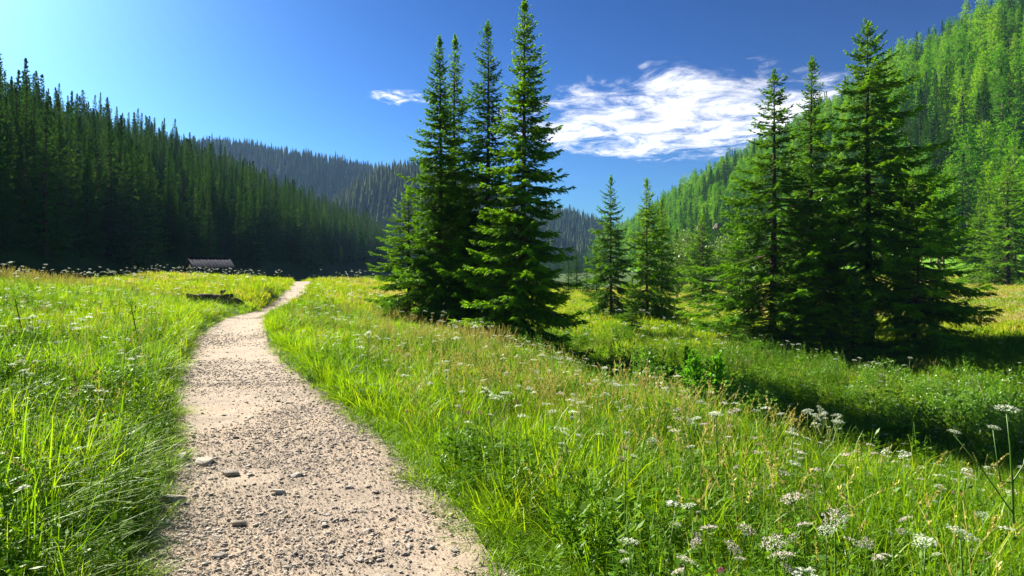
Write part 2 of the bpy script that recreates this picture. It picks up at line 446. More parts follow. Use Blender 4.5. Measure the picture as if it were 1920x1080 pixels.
# ------------------------------------------------------------------ instanced ground cover (kind = stuff)
def scatter(name, protos, pts, rot, scl, idx, label):
    """one object whose points carry instances of the prototype meshes"""
    col = bpy.data.collections.new(name + '_kinds')
    for k, me in enumerate(protos):
        col.objects.link(bpy.data.objects.new('%s_kind_%03d' % (name, k), me))
    pts = np.asarray(pts, np.float32)
    me = bpy.data.meshes.new(name)
    me.vertices.add(len(pts)); me.vertices.foreach_set('co', pts.ravel())
    a = me.attributes.new('rot', 'FLOAT_VECTOR', 'POINT'); a.data.foreach_set('vector', np.asarray(rot, np.float32).ravel())
    a = me.attributes.new('scl', 'FLOAT_VECTOR', 'POINT')
    s3 = np.asarray(scl, np.float32)
    if s3.ndim == 1: s3 = np.repeat(s3[:, None], 3, 1)
    a.data.foreach_set('vector', s3.ravel())
    a = me.attributes.new('pick', 'INT', 'POINT'); a.data.foreach_set('value', np.asarray(idx, np.int32))
    ng = bpy.data.node_groups.new(name + '_scatter', 'GeometryNodeTree')
    ng.interface.new_socket('Geometry', in_out='INPUT', socket_type='NodeSocketGeometry')
    ng.interface.new_socket('Geometry', in_out='OUTPUT', socket_type='NodeSocketGeometry')
    N, L = ng.nodes, ng.links
    gi, go = N.new('NodeGroupInput'), N.new('NodeGroupOutput')
    ci = N.new('GeometryNodeCollectionInfo'); ci.inputs['Collection'].default_value = col
    ci.inputs['Separate Children'].default_value = True; ci.inputs['Reset Children'].default_value = True
    ip = N.new('GeometryNodeInstanceOnPoints'); ip.inputs['Pick Instance'].default_value = True
    def attr(nm, dt):
        n = N.new('GeometryNodeInputNamedAttribute'); n.data_type = dt; n.inputs['Name'].default_value = nm
        return n.outputs['Attribute']
    er = N.new('FunctionNodeEulerToRotation')
    L.new(attr('rot', 'FLOAT_VECTOR'), er.inputs[0]); L.new(er.outputs[0], ip.inputs['Rotation'])
    L.new(attr('scl', 'FLOAT_VECTOR'), ip.inputs['Scale'])
    L.new(attr('pick', 'INT'), ip.inputs['Instance Index'])
    L.new(gi.outputs[0], ip.inputs['Points']); L.new(ci.outputs[0], ip.inputs['Instance'])
    L.new(ip.outputs[0], go.inputs[0])
    o = link(name, me)
    md = o.modifiers.new('scatter', 'NODES'); md.node_group = ng
    return kind(o, 'stuff', label)

def blades(acc, base, az, h, wd, lean, curl, rng, m=0):
    """curved tapering blades; all arrays of length n"""
    n = len(h)
    out = np.stack([np.cos(az), np.sin(az), np.zeros(n)], -1)
    face = az + rng.uniform(-1.2, 1.2, n) + pi / 2
    side = np.stack([np.cos(face), np.sin(face), np.zeros(n)], -1)
    up = np.array([0, 0, 1.0])
    V = []
    for t, wf in ((0, 0.7), (0.38, 1.0), (0.74, 0.72), (1.0, 0)):
        r = lean * t + curl * t ** 2.4
        z = t - 0.42 * (lean + curl) * t ** 2
        c = base + h[:, None] * (out * r[:, None] + up * z[:, None])
        if wf: V += [c - side * (wd * wf / 2)[:, None], c + side * (wd * wf / 2)[:, None]]
        else: V.append(c)
    V = np.stack(V, 1).reshape(-1, 3)
    i = np.arange(n)[:, None] * 7
    acc.add(V, [np.concatenate([i + np.array([[0, 1, 3, 2]]), i + np.array([[2, 3, 5, 4]])]), i + np.array([[4, 5, 6]])], m)

def diamonds(acc, P0, d, l, wd, n, m=0, cross=False):
    """flat leaf-shaped quads from P0 along d"""
    d = d / (np.linalg.norm(d, axis=1)[:, None] + 1e-9)
    s = np.cross(d, n); s /= np.linalg.norm(s, axis=1)[:, None] + 1e-9
    k = len(l)
    mid = P0 + d * (l * 0.5)[:, None]; tip = P0 + d * l[:, None]
    hw = (wd / 2)[:, None]
    V = np.stack([P0, mid + s * hw, tip, mid - s * hw], 1).reshape(-1, 3)
    q = np.arange(k)[:, None] * 4 + np.arange(4)[None]
    acc.add(V, q, m)
    if cross:
        s2 = np.cross(d, s)
        V = np.stack([P0, mid + s2 * hw, tip, mid - s2 * hw], 1).reshape(-1, 3)
        acc.add(V, q, m)

def grass_tuft(seed, nb, rad, h, wd, lean=0.25, curl=0.35, mat='grass', seeds=0):
    rng = np.random.default_rng(seed); acc = Acc()
    a = rng.uniform(0, 2 * pi, nb); r = rad * np.sqrt(rng.random(nb))
    base = np.stack([r * np.cos(a), r * np.sin(a), np.full(nb, -0.02)], -1)
    blades(acc, base, a + rng.normal(0, 0.9, nb), h * rng.uniform(0.45, 1.0, nb), wd * rng.uniform(0.6, 1.2, nb), lean * rng.uniform(0.1, 2.4, nb), curl * rng.uniform(0, 2.6, nb), rng)
    mats = [M[mat]]
    if seeds:
        mats.append(M['seed'])
        for k in range(seeds):
            a0, H = rng.uniform(0, 2 * pi), h * rng.uniform(1.1, 1.7)
            dirv = np.array([cos(a0), sin(a0), 0]); t = np.linspace(0, 1, 5)[:, None]
            pts = dirv * (t * 0.05 + t ** 2.5 * rng.uniform(0.05, 0.22)) * H / 0.6 + np.array([0, 0, 1]) * t * H
            tube(acc, pts, np.linspace(wd * 0.28, wd * 0.16, 5), 3, 1)
            q = 16; tt = rng.uniform(0.78, 1.03, q)[:, None]
            P = dirv * (tt * 0.05 + tt ** 2.5 * 0.13) * H / 0.6 + np.array([0, 0, 1]) * tt * H
            P = pts[-2] + (pts[-1] - pts[-2]) * (tt - 0.75) * 4
            dd = rng.normal(0, 0.35, (q, 3)) + np.array([0, 0, 1.0]) + dirv * 0.3
            diamonds(acc, P, dd, rng.uniform(0.018, 0.035, q), rng.uniform(0.006, 0.011, q), rng.normal(size=(q, 3)), 1)
    return acc.mesh('grass_tuft', mats)

def herb(seed, nl, size, mat='herb'):
    """leafy rosette / stalk with broad leaves"""
    rng = np.random.default_rng(seed); acc = Acc()
    a = rng.uniform(0, 2 * pi, nl); z = rng.uniform(0.0, 1.0, nl) ** 1.2 * size
    P = np.stack([0.15 * size * np.cos(a), 0.15 * size * np.sin(a), z], -1)
    d = np.stack([np.cos(a), np.sin(a), rng.uniform(-0.1, 0.9, nl)], -1)
    nrm = np.stack([-0.4 * np.cos(a), -0.4 * np.sin(a), np.ones(nl)], -1) + rng.normal(0, 0.25, (nl, 3))
    L = size * rng.uniform(0.12, 0.26, nl)
    diamonds(acc, P, d, L, L * rng.uniform(0.22, 0.42, nl), nrm)
    return acc.mesh('herb', [M[mat]])

def tall_herb(seed):
    """upright leafy stems with pairs of narrow leaves"""
    rng = np.random.default_rng(seed); acc = Acc()
    for k in range(4):
        b = rng.normal(0, 0.05, 2); H = rng.uniform(0.3, 0.5); ln = rng.normal(0, 0.06, 2)
        tube(acc, [[b[0], b[1], -0.02], [b[0] + ln[0] * .4, b[1] + ln[1] * .4, H * .5], [b[0] + ln[0], b[1] + ln[1], H]], [0.003, 0.0025, 0.0015], 3, 0)
        n = 18; u = np.linspace(0.15, 1, n); a = np.arange(n) * 1.9 + rng.uniform(0, 6)
        P = np.stack([b[0] + ln[0] * u, b[1] + ln[1] * u, H * u], -1)
        D = np.stack([np.cos(a), np.sin(a), rng.uniform(-0.2, 0.7, n)], -1)
        L = 0.085 * (1.25 - u) * rng.uniform(0.7, 1.3, n)
        diamonds(acc, P, D, L, L * 0.33, np.array([0, 0, 1.0]) + rng.normal(0, 0.3, (n, 3)))
    return acc.mesh('tall_herb', [M['herb']])

def small_flower(seed, kindname):
    rng = np.random.default_rng(seed); acc = Acc()
    H = {'clover': 0.28, 'yellow': 0.34, 'umbel': 0.50, 'umbel_pink': 0.42}[kindname]
    bend = rng.normal(0, 0.04, 2)
    tube(acc, [[0, 0, 0], [bend[0] * .4, bend[1] * .4, H * .5], [bend[0], bend[1], H]], [0.0022, 0.002, 0.0015], 3, 0)
    top = np.array([bend[0], bend[1], H])
    if kindname == 'clover':
        n = 36; v = rng.normal(size=(n, 3)); v /= np.linalg.norm(v, axis=1)[:, None]
        diamonds(acc, top + v * 0.003, v + np.array([0, 0, 0.3]), np.full(n, 0.014), np.full(n, 0.006), rng.normal(size=(n, 3)), 1)
    elif kindname == 'yellow':
        n = 11; a = np.arange(n) * 2 * pi / n
        diamonds(acc, np.tile(top, (n, 1)), np.stack([np.cos(a), np.sin(a), np.full(n, 0.35)], -1), np.full(n, 0.019), np.full(n, 0.009), np.tile([0, 0, 1.0], (n, 1)), 1)
    else:
        n = 46; r = 0.045 * np.sqrt(rng.random(n)); a = rng.uniform(0, 2 * pi, n)
        P = top + np.stack([r * np.cos(a), r * np.sin(a), 0.012 - r * r * 5 + rng.normal(0, 0.003, n)], -1)
        diamonds(acc, P, rng.normal(size=(n, 3)) * [1, 1, 0.3], np.full(n, 0.014), np.full(n, 0.012), np.array([0, 0, 1.0]) + rng.normal(0, 0.3, (n, 3)), 1)
    return acc.mesh('small_flower', [M['stem'], M[kindname]])

def frustum_pts(d0, d1, dens, rng, lim=0.83):
    n = int(dens * lim * (d1 * d1 - d0 * d0))
    y = np.sqrt(rng.uniform(d0 * d0, d1 * d1, n)); x = rng.uniform(-lim, lim, n) * y
    return x, y

def rots(n, rng, tilt=0.12):
    return np.stack([rng.normal(0, tilt, n), rng.normal(0, tilt, n), rng.uniform(0, 2 * pi, n)], -1)

def dry_field(x, y):
    """0..1, where the meadow is dry and tan: along the terrace edge, the left crest, the valley floor"""
    s = x - path_x(y); e = np.interp(y, [4, 9, 20, 40], [5.0, 5.7, 7.2, 7.0])
    a = np.exp(-((s - e + 1.6) / 2.0) ** 2) * smooth(6, 10, y) * 0.8
    b = smooth(6.5, 10, -s) * smooth(18, 26, y) * 0.75
    c = smooth(30, 50, x + y * 0.3) * smooth(38, 46, y) * smooth(4, 9, s - e) * 0.85
    return np.clip((a + b + c) * np.clip(0.75 + 2.2 * noise(x, y, 2.6, 40), 0, 1.3) + np.clip(noise(x, y, 1.6, 44) - 0.22, 0, 1) * 0.9, 0, 1)

def build_meadow():
    rng = np.random.default_rng(21)
    P = {'short': [grass_tuft(100 + k, 26, 0.07, 0.17, 0.0055, 0.5, 0.5) for k in range(3)],
         'tall': [grass_tuft(110 + k, 20, 0.07, 0.42, 0.0062, 0.22, 0.42) for k in range(4)],
         'long': [grass_tuft(120 + k, 13, 0.08, 0.58, 0.0075, 0.2, 0.55) for k in range(3)],
         'mid': [grass_tuft(130 + k, 34, 0.20, 0.40, 0.013, 0.25, 0.35) for k in range(3)],
         'far': [grass_tuft(140 + k, 40, 0.45, 0.42, 0.032, 0.2, 0.3, 'grass_far') for k in range(3)]}
    protos, off = [], {}
    for k, v in P.items(): off[k] = (len(protos), len(v)); protos += v
    pts, rt, sc, ix = [], [], [], []
    def put(x, y, names, smin=0.7, smax=1.25):
        s = x - path_x(y); a = np.abs(s) - half_w(y)
        edge = 0.13 * noise(x, y, 0.6, 50) + 0.10 * noise(x, y, 0.2, 51)
        ok = (a > edge + 0.02) & (left_add(x, y) < 3) & ~((y > 25.5) & (y < 30.2) & (x / y > -0.485) & (x / y < -0.405))
        x, y, a = x[ok], y[ok], a[ok]
        n = len(x)
        clump = np.clip(1 + 1.1 * noise(x, y, 0.9, 60) + 0.7 * noise(x, y, 0.33, 61), 0.45, 1.7)
        sz = np.minimum(rng.uniform(smin, smax, n) * clump, 1.35) * np.clip(0.58 + 0.7 * a, 0.5, 1.0) * 0.92
        pick = np.zeros(n, int)
        ch = rng.integers(0, 1000, n)
        nm = np.array(names)[rng.integers(0, len(names), n)]
        for k in set(names):
            mk = nm == k; pick[mk] = off[k][0] + ch[mk] % off[k][1]
        if 'short' in off:
            mk = (a < 0.28) & (y < 26); pick[mk] = off['short'][0] + ch[mk] % off['short'][1]; sz[mk] = rng.uniform(0.6, 1.2, mk.sum())
        thin = rng.random(n) < 1 - 0.40 * dry_field(x, y)
        x, y, sz, pick = x[thin], y[thin], sz[thin], pick[thin]
        pts.append(np.stack([x, y, ground_h(x, y)], -1)); rt.append(rots(len(x), rng, 0.20)); ix.append(pick)
        sc.append(np.stack([sz, sz, sz * rng.uniform(0.85, 1.2, len(x))], -1))
    put(*frustum_pts(2.2, 8, 210, rng, 0.9), ['short', 'tall', 'tall', 'tall', 'long'])
    put(*frustum_pts(8, 15, 105, rng), ['tall', 'tall', 'long', 'mid'])
    put(*frustum_pts(15, 30, 32, rng), ['tall', 'mid', 'mid', 'mid'])
    put(*frustum_pts(30, 62, 9, rng), ['mid', 'far'], 0.8, 1.2)
    put(*frustum_pts(62, 135, 2.4, rng), ['far'], 0.9, 1.5)
    scatter('meadow_grass', protos, np.concatenate(pts), np.concatenate(rt), np.concatenate(sc), np.concatenate(ix), 'lush green grass covering the banks beside the gravel path')

    # dry seed-bearing grass
    protos = [grass_tuft(200 + k, 7, 0.07, 0.40, 0.005, 0.2, 0.3, 'dry', 3) for k in range(4)] + [grass_tuft(210 + k, 26, 0.4, 0.42, 0.028, 0.2, 0.25, 'dry') for k in range(2)]
    xs, ys, big = [], [], []
    for d0, d1, de, b in ((2.6, 9, 28, 0), (9, 18, 24, 0), (18, 34, 12, 0), (34, 70, 5.5, 1), (70, 125, 3.5, 1)):
        x, y = frustum_pts(d0, d1, de, rng)
        a = np.abs(x - path_x(y)) - half_w(y)
        ok = (a > 0.45) & (left_add(x, y) < 1) & (rng.random(len(x)) < dry_field(x, y) + 0.06)
        xs.append(x[ok]); ys.append(y[ok]); big.append(np.full(ok.sum(), b))
    x, y, big = np.concatenate(xs), np.concatenate(ys), np.concatenate(big)
    n = len(x)
    scatter('dry_grass', protos, np.stack([x, y, ground_h(x, y)], -1), rots(n, rng, 0.15), rng.uniform(0.7, 1.25, n), np.where(big == 1, 4 + rng.integers(0, 2, n), rng.integers(0, 4, n)), 'tan dry grass with seed heads among the green grass')

    # broad-leaved herbs
    protos = [herb(300 + k, 30 + 6 * k, 0.18 + 0.04 * k) for k in range(5)] + [tall_herb(310 + k) for k in range(3)]
    xs, ys = [], []
    for d0, d1, de in ((2.4, 8, 62), (8, 16, 30), (16, 34, 7)):
        x, y = frustum_pts(d0, d1, de, rng)
        a = np.abs(x - path_x(y)) - half_w(y)
        ok = (a > 0.12 + 0.2 * noise(x, y, 0.5, 77)) & (noise(x, y, 1.3, 70) > -0.12) & (left_add(x, y) < 0.2)
        xs.append(x[ok]); ys.append(y[ok])
    x, y = np.concatenate(xs), np.concatenate(ys); n = len(x)
    a = np.abs(x - path_x(y)) - half_w(y)
    scatter('meadow_herbs', protos, np.stack([x, y, ground_h(x, y)], -1), rots(n, rng, 0.15), rng.uniform(0.7, 1.3, n) * np.clip(0.5 + a, 0.5, 1), rng.integers(0, 8, n), 'broad leaved weeds growing low in the meadow grass')

    # leafy undergrowth in the swale
    x, y = frustum_pts(11, 36, 9, rng)
    s_ = x - path_x(y); e_ = np.interp(y, [4, 9, 20, 40], [5.0, 5.7, 7.2, 7.0])
    ok = (s_ > e_ + 1.2) & (noise(x, y, 2.4, 85) > -0.08); x, y = x[ok], y[ok]; n = len(x)
    scatter('swale_undergrowth', protos, np.stack([x, y, ground_h(x, y)], -1), rots(n, rng, 0.15), rng.uniform(1.2, 2.6, n), rng.integers(0, 8, n), 'lush leafy undergrowth filling the swale below the dark spruces')

    # small wild flowers too many to count
    protos = [small_flower(400, 'clover'), small_flower(401, 'clover'), small_flower(402, 'yellow'), small_flower(403, 'yellow')] + [small_flower(404 + k, 'umbel') for k in range(4)] + [small_flower(409, 'umbel_pink'), small_flower(410, 'umbel_pink')]
    xs, ys, ks = [], [], []
    for d0, d1, de in ((2.6, 8, 8), (8, 20, 3.4), (20, 62, 0.9)):
        x, y = frustum_pts(d0, d1, de, rng)
        s = x - path_x(y); a = np.abs(s) - half_w(y)
        ok = (a > 0.5) & (left_add(x, y) < 0.1) & (noise(x, y, 2.2, 80) > -0.15)
        x, y, s = x[ok], y[ok], s[ok]
        k = np.where(rng.random(len(x)) < np.where(y < 9, 0.5, 0.12), rng.integers(0, 4, len(x)), 4 + rng.integers(0, 4, len(x)))
        k = np.where((s > 3.5) & (y < 9) & (rng.random(len(x)) < 0.4), 8 + rng.integers(0, 2, len(x)), k)
        xs.append(x); ys.append(y); ks.append(k)
    x, y, k = np.concatenate(xs), np.concatenate(ys), np.concatenate(ks); n = len(x)
    big = np.clip(y / 16, 1.0, 1.7)
    scatter('wildflowers', protos, np.stack([x, y, ground_h(x, y)], -1), rots(n, rng, 0.12), rng.uniform(0.8, 1.2, n) * big, k, 'small white pink and yellow wildflowers sprinkled through the meadow')
build_meadow()

# ------------------------------------------------------------------ conifers
def spruce_meshes(seed, H, Rad, zb, spacing, nb, ds, tw, sub=True, sag=0.28, pow_=0.9, mats=None, wood=True, fill=1.0, tip_mat=True, gaps=0.12):
    """returns crown and trunk meshes of a spruce of height H"""
    rng = np.random.default_rng(seed); cr, tr = Acc(), Acc()
    lop, lopk = rng.uniform(0, 6.28), rng.uniform(0.08, 0.22)
    bx, by = rng.normal(0, 0.012 * H, 2)
    def axis(z): 
        t = z / H
        return np.array([bx * sin(t * 3.0), by * sin(t * 2.3), z])
    zz = np.linspace(-0.15, H, 14)
    tube(tr, [axis(z) for z in zz], np.maximum(0.0135 * H * (1 - zz / H) ** 0.9, 0.012) * np.where(zz < 0.1, 1.35, 1), 8)
    z = zb; P0s, ds_, ls, ws, ns, ms = [], [], [], [], [], []
    while z < H - 0.12:
        t = (z - zb) / (H - zb)
        k = max(3, int(round(nb * (1 - 0.35 * t) + rng.uniform(-1, 1))))
        a0 = rng.uniform(0, 2 * pi)
        env = Rad * rng.uniform(0.82, 1.12) * (0.035 + (1 - t) ** pow_) * (0.72 + 0.28 * min(1, t / 0.10 + 0.25))
        for b in range(k):
            if rng.random() < gaps * (1 - t): continue
            a = a0 + b * 2 * pi / k + rng.normal(0, 0.22)
            L = env * rng.uniform(0.52, 1.2) * (1 + lopk * cos(a - lop + 2.0 * t))
            if L < 0.08: continue
            zb_ = z + rng.uniform(-0.35, 0.35) * spacing
            p = np.interp(t, [0, 0.35, 0.75, 1.0], [-0.20, -0.02, 0.30, 0.85]) + rng.normal(0, 0.08)
            sg = sag * np.interp(t, [0, 0.8, 1], [1.1, 0.7, 0.1]) * rng.uniform(0.7, 1.3)
            ca, sa = cos(a), sin(a)
            def Pt(u):
                u = np.asarray(u, float)
                r = L * u * cos(p)
                dz = L * (u * sin(p) - sg * u ** 1.6 + 0.75 * sg * u ** 4)
                c = axis(zb_)
                return np.stack([c[0] + ca * r, c[1] + sa * r, c[2] + dz], -1)
            if wood and L > 0.3:
                uu = np.linspace(0, 0.92, 5)
                tube(tr, Pt(uu), np.linspace(0.013 + 0.007 * L, 0.004, 5) * (1 if H > 6 else 0.6), 3)
            n = max(3, int(L / ds))
            u = (np.arange(n) + rng.random(n)) / n * 0.92 + 0.08
            u = u[(u > 0.10 + 0.12 * min(1, L / 2))]
            u = np.concatenate([u, u + rng.uniform(-0.03, 0.03, len(u))]); u = np.clip(u, 0.05, 1.0)
            sg_ = np.concatenate([np.ones(len(u) // 2), -np.ones(len(u) - len(u) // 2)])
            T = (Pt(u + 0.02) - Pt(u - 0.02)); T /= np.linalg.norm(T, axis=1)[:, None]
            S = np.array([-sa, ca, 0.0])
            ang = rng.uniform(0.75, 1.15, len(u))
            l = np.clip(L * 0.40 * (1 - u * 0.88) ** 0.8, 0.06, 0.75 if sub else 9) * rng.uniform(0.55, 1.2, len(u)) * fill + 0.03
            dv = T * np.cos(ang)[:, None] + S * (sg_ * np.sin(ang))[:, None] + np.array([0, 0, 1.0]) * (rng.normal(-0.18, 0.20, len(u)) - 0.22 * (1 - t))[:, None]
            dv /= np.linalg.norm(dv, axis=1)[:, None]
            P = Pt(u)
            tipm = (u + rng.normal(0, 0.12, len(u)) > 0.70)
            P0s.append(P); ds_.append(dv); ls.append(l); ms.append(tipm)
            # the leading shoot
            P0s.append(Pt(np.array([0.86]))); ds_.append((Pt(np.array([1.06])) - Pt(np.array([0.9])))); ls.append(np.array([0.14 * L + 0.08])); ms.append(np.array([True]))
        z += spacing * rng.uniform(0.75, 1.25) * (1.0 - 0.35 * t)
    # top leader
    for k in range(5):
        zt = H - 0.05 - 0.12 * k
        P0s.append(np.tile(axis(zt), (5, 1))); aa = rng.uniform(0, 2 * pi, 5)
        ds_.append(np.stack([np.cos(aa), np.sin(aa), np.full(5, 1.6)], -1)); ls.append(np.full(5, 0.16 + 0.03 * k)); ms.append(np.ones(5, bool))
    P, D, Ln, Tm = np.concatenate(P0s), np.concatenate(ds_), np.concatenate(ls), np.concatenate(ms)
    D /= np.linalg.norm(D, axis=1)[:, None] + 1e-9
    nrm = np.array([0, 0, 1.0]) + rng.normal(0, 0.55, P.shape)
    if not tip_mat: Tm[:] = False
    def emit(P, D, Ln, W, nrm, Tm, cross):
        for flag in (False, True):
            k = Tm == flag
            if k.any(): diamonds(cr, P[k], D[k], Ln[k], W[k], nrm[k], int(flag), cross)
    emit(P, D, Ln, np.full(len(Ln), tw) * rng.uniform(0.8, 1.25, len(Ln)), nrm, Tm, True)
    if sub:
        big = Ln > 0.13
        Pb, Db, Lb, Tb = P[big], D[big], Ln[big], Tm[big]
        for f in np.arange(0.18, 0.98, 0.14):
            for sgn in (-1, 1):
                keep = (Lb * 0.14 > 0.028) | (rng.random(len(Lb)) < 0.5)
                q, dd, ll = Pb[keep], Db[keep], Lb[keep]
                up = np.array([0, 0, 1.0]) + rng.normal(0, 0.3, q.shape)
                S = np.cross(dd, up); S /= np.linalg.norm(S, axis=1)[:, None] + 1e-9
                d2 = dd * 0.75 + S * sgn * 0.75 + np.array([0, 0, 1.0]) * rng.normal(-0.22, 0.22, len(ll))[:, None]
                l2 = np.clip(ll * 0.42 * (1.1 - f), 0.05, 0.2) * rng.uniform(0.7, 1.3, len(ll))
                emit(q + dd * (ll * f)[:, None], d2, l2, np.full(len(ll), tw * 0.9), rng.normal(0, 0.6, q.shape) + np.array([0, 0, 1.0]), Tb[keep], False)
    mats = mats or [M['needle'], M['needle_tip']]
    return cr.mesh('spruce_crown', mats), tr.mesh('spruce_trunk', [M['bark']])

def tree_thing(name, meshes, loc, rotz, scale, label, cat, group=None, crown='crown', H=None):
    o = link(name, None, None, loc, (0, 0, rotz), scale)
    tag(o, label, cat, group)
    link('trunk', meshes[1], o); link(crown, meshes[0], o)
    return o

NEAR = {
    'slim':  (spruce_meshes(1, 14.0, 2.6, 0.5, 0.28, 9, 0.11, 0.050, pow_=0.85), 14.0),
    'broad': (spruce_meshes(2, 14.0, 3.0, 0.35, 0.27, 10, 0.11, 0.052, pow_=0.85), 14.0),
    'sparse': (spruce_meshes(3, 14.0, 4.1, 0.6, 0.44, 8, 0.10, 0.058, pow_=0.85, sag=0.38, gaps=0.15), 14.0),
    'heavy': (spruce_meshes(4, 16.0, 4.6, 2.7, 0.42, 9, 0.105, 0.062, pow_=0.78, sag=0.36, gaps=0.18), 16.0),
    'young': (spruce_meshes(5, 8.0, 2.4, 0.25, 0.29, 8, 0.10, 0.048, pow_=0.85), 8.0),
    'low':   (spruce_meshes(6, 7.0, 3.5, 0.7, 0.40, 7, 0.11, 0.050, pow_=0.65, sag=0.12), 7.0),
}
def near_spruce(kindname, px, d, top, rotz, label, group, wide=1.0, dz=0.0):
    me, H0 = NEAR[kindname]
    x = (px - CX) / FPX * d
    z = float(total_h(x, d)) - 0.05 + dz
    H = CAM_Z - (top - HOR) / FPX * d - z
    k = H / H0
    return tree_thing('spruce_tree', me, (x, d, z), rotz, (k * wide, k * wide, k), label, 'spruce tree', group)
GC, GP, GR = 'spruces grouped in the middle of the meadow', 'small spruces in the meadow beyond the swale', 'dark spruces grouped beyond the swale'
near_spruce('broad', 978, 25.0, 5, 0.4, 'tallest spruce of the middle group with its trunk showing through the branches', GC, 0.93)
near_spruce('slim', 908, 28.0, 40, 2.0, 'slender spruce directly behind the tallest one of the middle group', GC, 1.0)
near_spruce('slim', 858, 30.0, 66, 4.1, 'thin topped spruce between the two front spruces of the middle group', GC, 0.85)
near_spruce('broad', 822, 28.0, 66, 3.1, 'spruce at the path side of the middle group with a long bare tip', GC, 0.86)
near_spruce('young', 768, 30.0, 350, 1.0, 'short bushy spruce at the path side edge of the middle group', GC, 1.3)
near_spruce('young', 1146, 47.0, 330, 0.3, 'narrower of the two small spruces standing in the sunny meadow', GP, 0.78)
near_spruce('young', 1213, 47.0, 335, 2.2, 'wider of the two small spruces standing in the sunny meadow', GP, 0.86)
near_spruce('young', 1240, 50.0, 372, 4.2, 'thin spruce half hidden behind the wider small meadow spruce', GP, 0.75)
near_spruce('young', 1185, 36.0, 520, 5.2, 'knee low young spruce in front of the two small meadow spruces', GP, 1.0)
near_spruce('sparse', 1448, 35.0, 132, 1.4, 'open branched spruce nearest the small pair with layered drooping boughs', GR, 1.12)
near_spruce('slim', 1528, 37.0, 106, 3.4, 'narrow spruce squeezed between the two big ones of the dark group', GR, 1.05)
near_spruce('heavy', 1630, 35.5, 40, 0.9, 'largest dark spruce with a thick bare lower trunk over its own shade', GR, 0.98)
near_spruce('low', 1712, 33.0, 338, 2.6, 'low wide spruce with long flat boughs beside the thick bare trunk', GR, 0.86)
near_spruce('young', 1565, 37.0, 455, 5.0, 'dark undergrowth spruce beneath the largest spruce', GR, 1.05)

near_spruce('young', 1488, 33.0, 470, 1.9, 'short dark spruce filling the gap below the open branched spruce', GR, 1.2)
near_spruce('low', 1600, 32.5, 520, 4.4, 'low dark spruce spreading at the foot of the thick bare trunk', GR, 0.85)
near_spruce('low', 1415, 34.0, 560, 0.8, 'knee high dark spruce at the end of the dark group nearest the small pair', GR, 1.3)

# forest trees: lighter meshes shared by many
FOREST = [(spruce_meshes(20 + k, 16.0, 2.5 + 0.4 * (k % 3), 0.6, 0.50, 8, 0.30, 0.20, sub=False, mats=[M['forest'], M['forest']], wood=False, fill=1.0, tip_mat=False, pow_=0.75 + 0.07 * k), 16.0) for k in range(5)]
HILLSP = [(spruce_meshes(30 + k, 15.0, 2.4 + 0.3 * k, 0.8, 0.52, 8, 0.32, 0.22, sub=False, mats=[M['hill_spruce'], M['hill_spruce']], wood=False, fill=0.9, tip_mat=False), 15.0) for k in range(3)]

def larch_meshes(seed, H, Rad, zb):
    rng = np.random.default_rng(seed); cr, tr = Acc(), Acc()
    zz = np.linspace(-0.3, H, 9); bend = rng.normal(0, 0.15, 2)
    ax = lambda z: np.array([bend[0] * sin(z / H * 3), bend[1] * sin(z / H * 2.4), z])
    tube(tr, [ax(z) for z in zz], np.maximum(0.0125 * H * (1 - zz / H), 0.02), 6)
    z = zb
    while z < H - 0.2:
        t = (z - zb) / (H - zb)
        k = rng.integers(4, 7); a0 = rng.uniform(0, 6.28)
        for b in range(k):
            a = a0 + b * 6.283 / k + rng.normal(0, 0.3)
            L = Rad * (0.10 + (1 - t) ** 0.75) * rng.uniform(0.5, 1.2) * min(1, 0.45 + t * 3)
            p = np.interp(t, [0, 0.6, 1], [-0.12, 0.15, 0.8]) + rng.normal(0, 0.12)
            n = max(6, int(L / 0.075)); u = rng.uniform(0.12, 1.05, n)
            c = ax(z + rng.uniform(-0.3, 0.3))
            P = c + np.stack([np.cos(a) * L * u, np.sin(a) * L * u, L * (u * sin(p) - 0.12 * u ** 2)], -1) + rng.normal(0, 0.09, (n, 3)) * np.array([1, 1, 1.1])
            D = rng.normal(0, 0.7, (n, 3)) + np.array([cos(a) * 0.6, sin(a) * 0.6, -0.35])
            l = rng.uniform(0.22, 0.60, n)
            diamonds(cr, P, D, l, l * rng.uniform(0.25, 0.45, n), rng.normal(size=(n, 3)))
            if L > 0.7: tube(tr, [c, c + np.array([cos(a), sin(a), sin(p)]) * L * 0.8], [0.025, 0.008], 3)
        z += rng.uniform(0.38, 0.62)
    return cr.mesh('larch_crown', [M['larch']]), tr.mesh('larch_trunk', [M['larch_bark']])
LARCH = [(larch_meshes(40 + k, 15.0, 2.3 + 0.35 * (k % 3), 2.0 + 1.3 * (k % 4)), 15.0) for k in range(6)]

def joined(me_pair, name):
    """crown and trunk in one mesh, for the instanced rest of the forest"""
    V, F, I, off = [], [], [], 0
    mats = [me_pair[0].materials[0], me_pair[1].materials[0]]
    for k, me in enumerate(me_pair):
        v = np.empty(len(me.vertices) * 3, np.float32); me.vertices.foreach_get('co', v); V.append(v.reshape(-1, 3))
        ls = np.empty(len(me.polygons), np.int32); me.polygons.foreach_get('loop_total', ls)
        vi = np.empty(len(me.loops), np.int32); me.loops.foreach_get('vertex_index', vi)
        st = np.empty(len(me.polygons), np.int32); me.polygons.foreach_get('loop_start', st)
        for n in (3, 4):
            q = st[ls == n]
            if len(q): F.append(vi[q[:, None] + np.arange(n)[None]] + off); I.append(k)
        off += len(v) // 3
    return mesh_from(name, np.concatenate(V), F, mats, I)

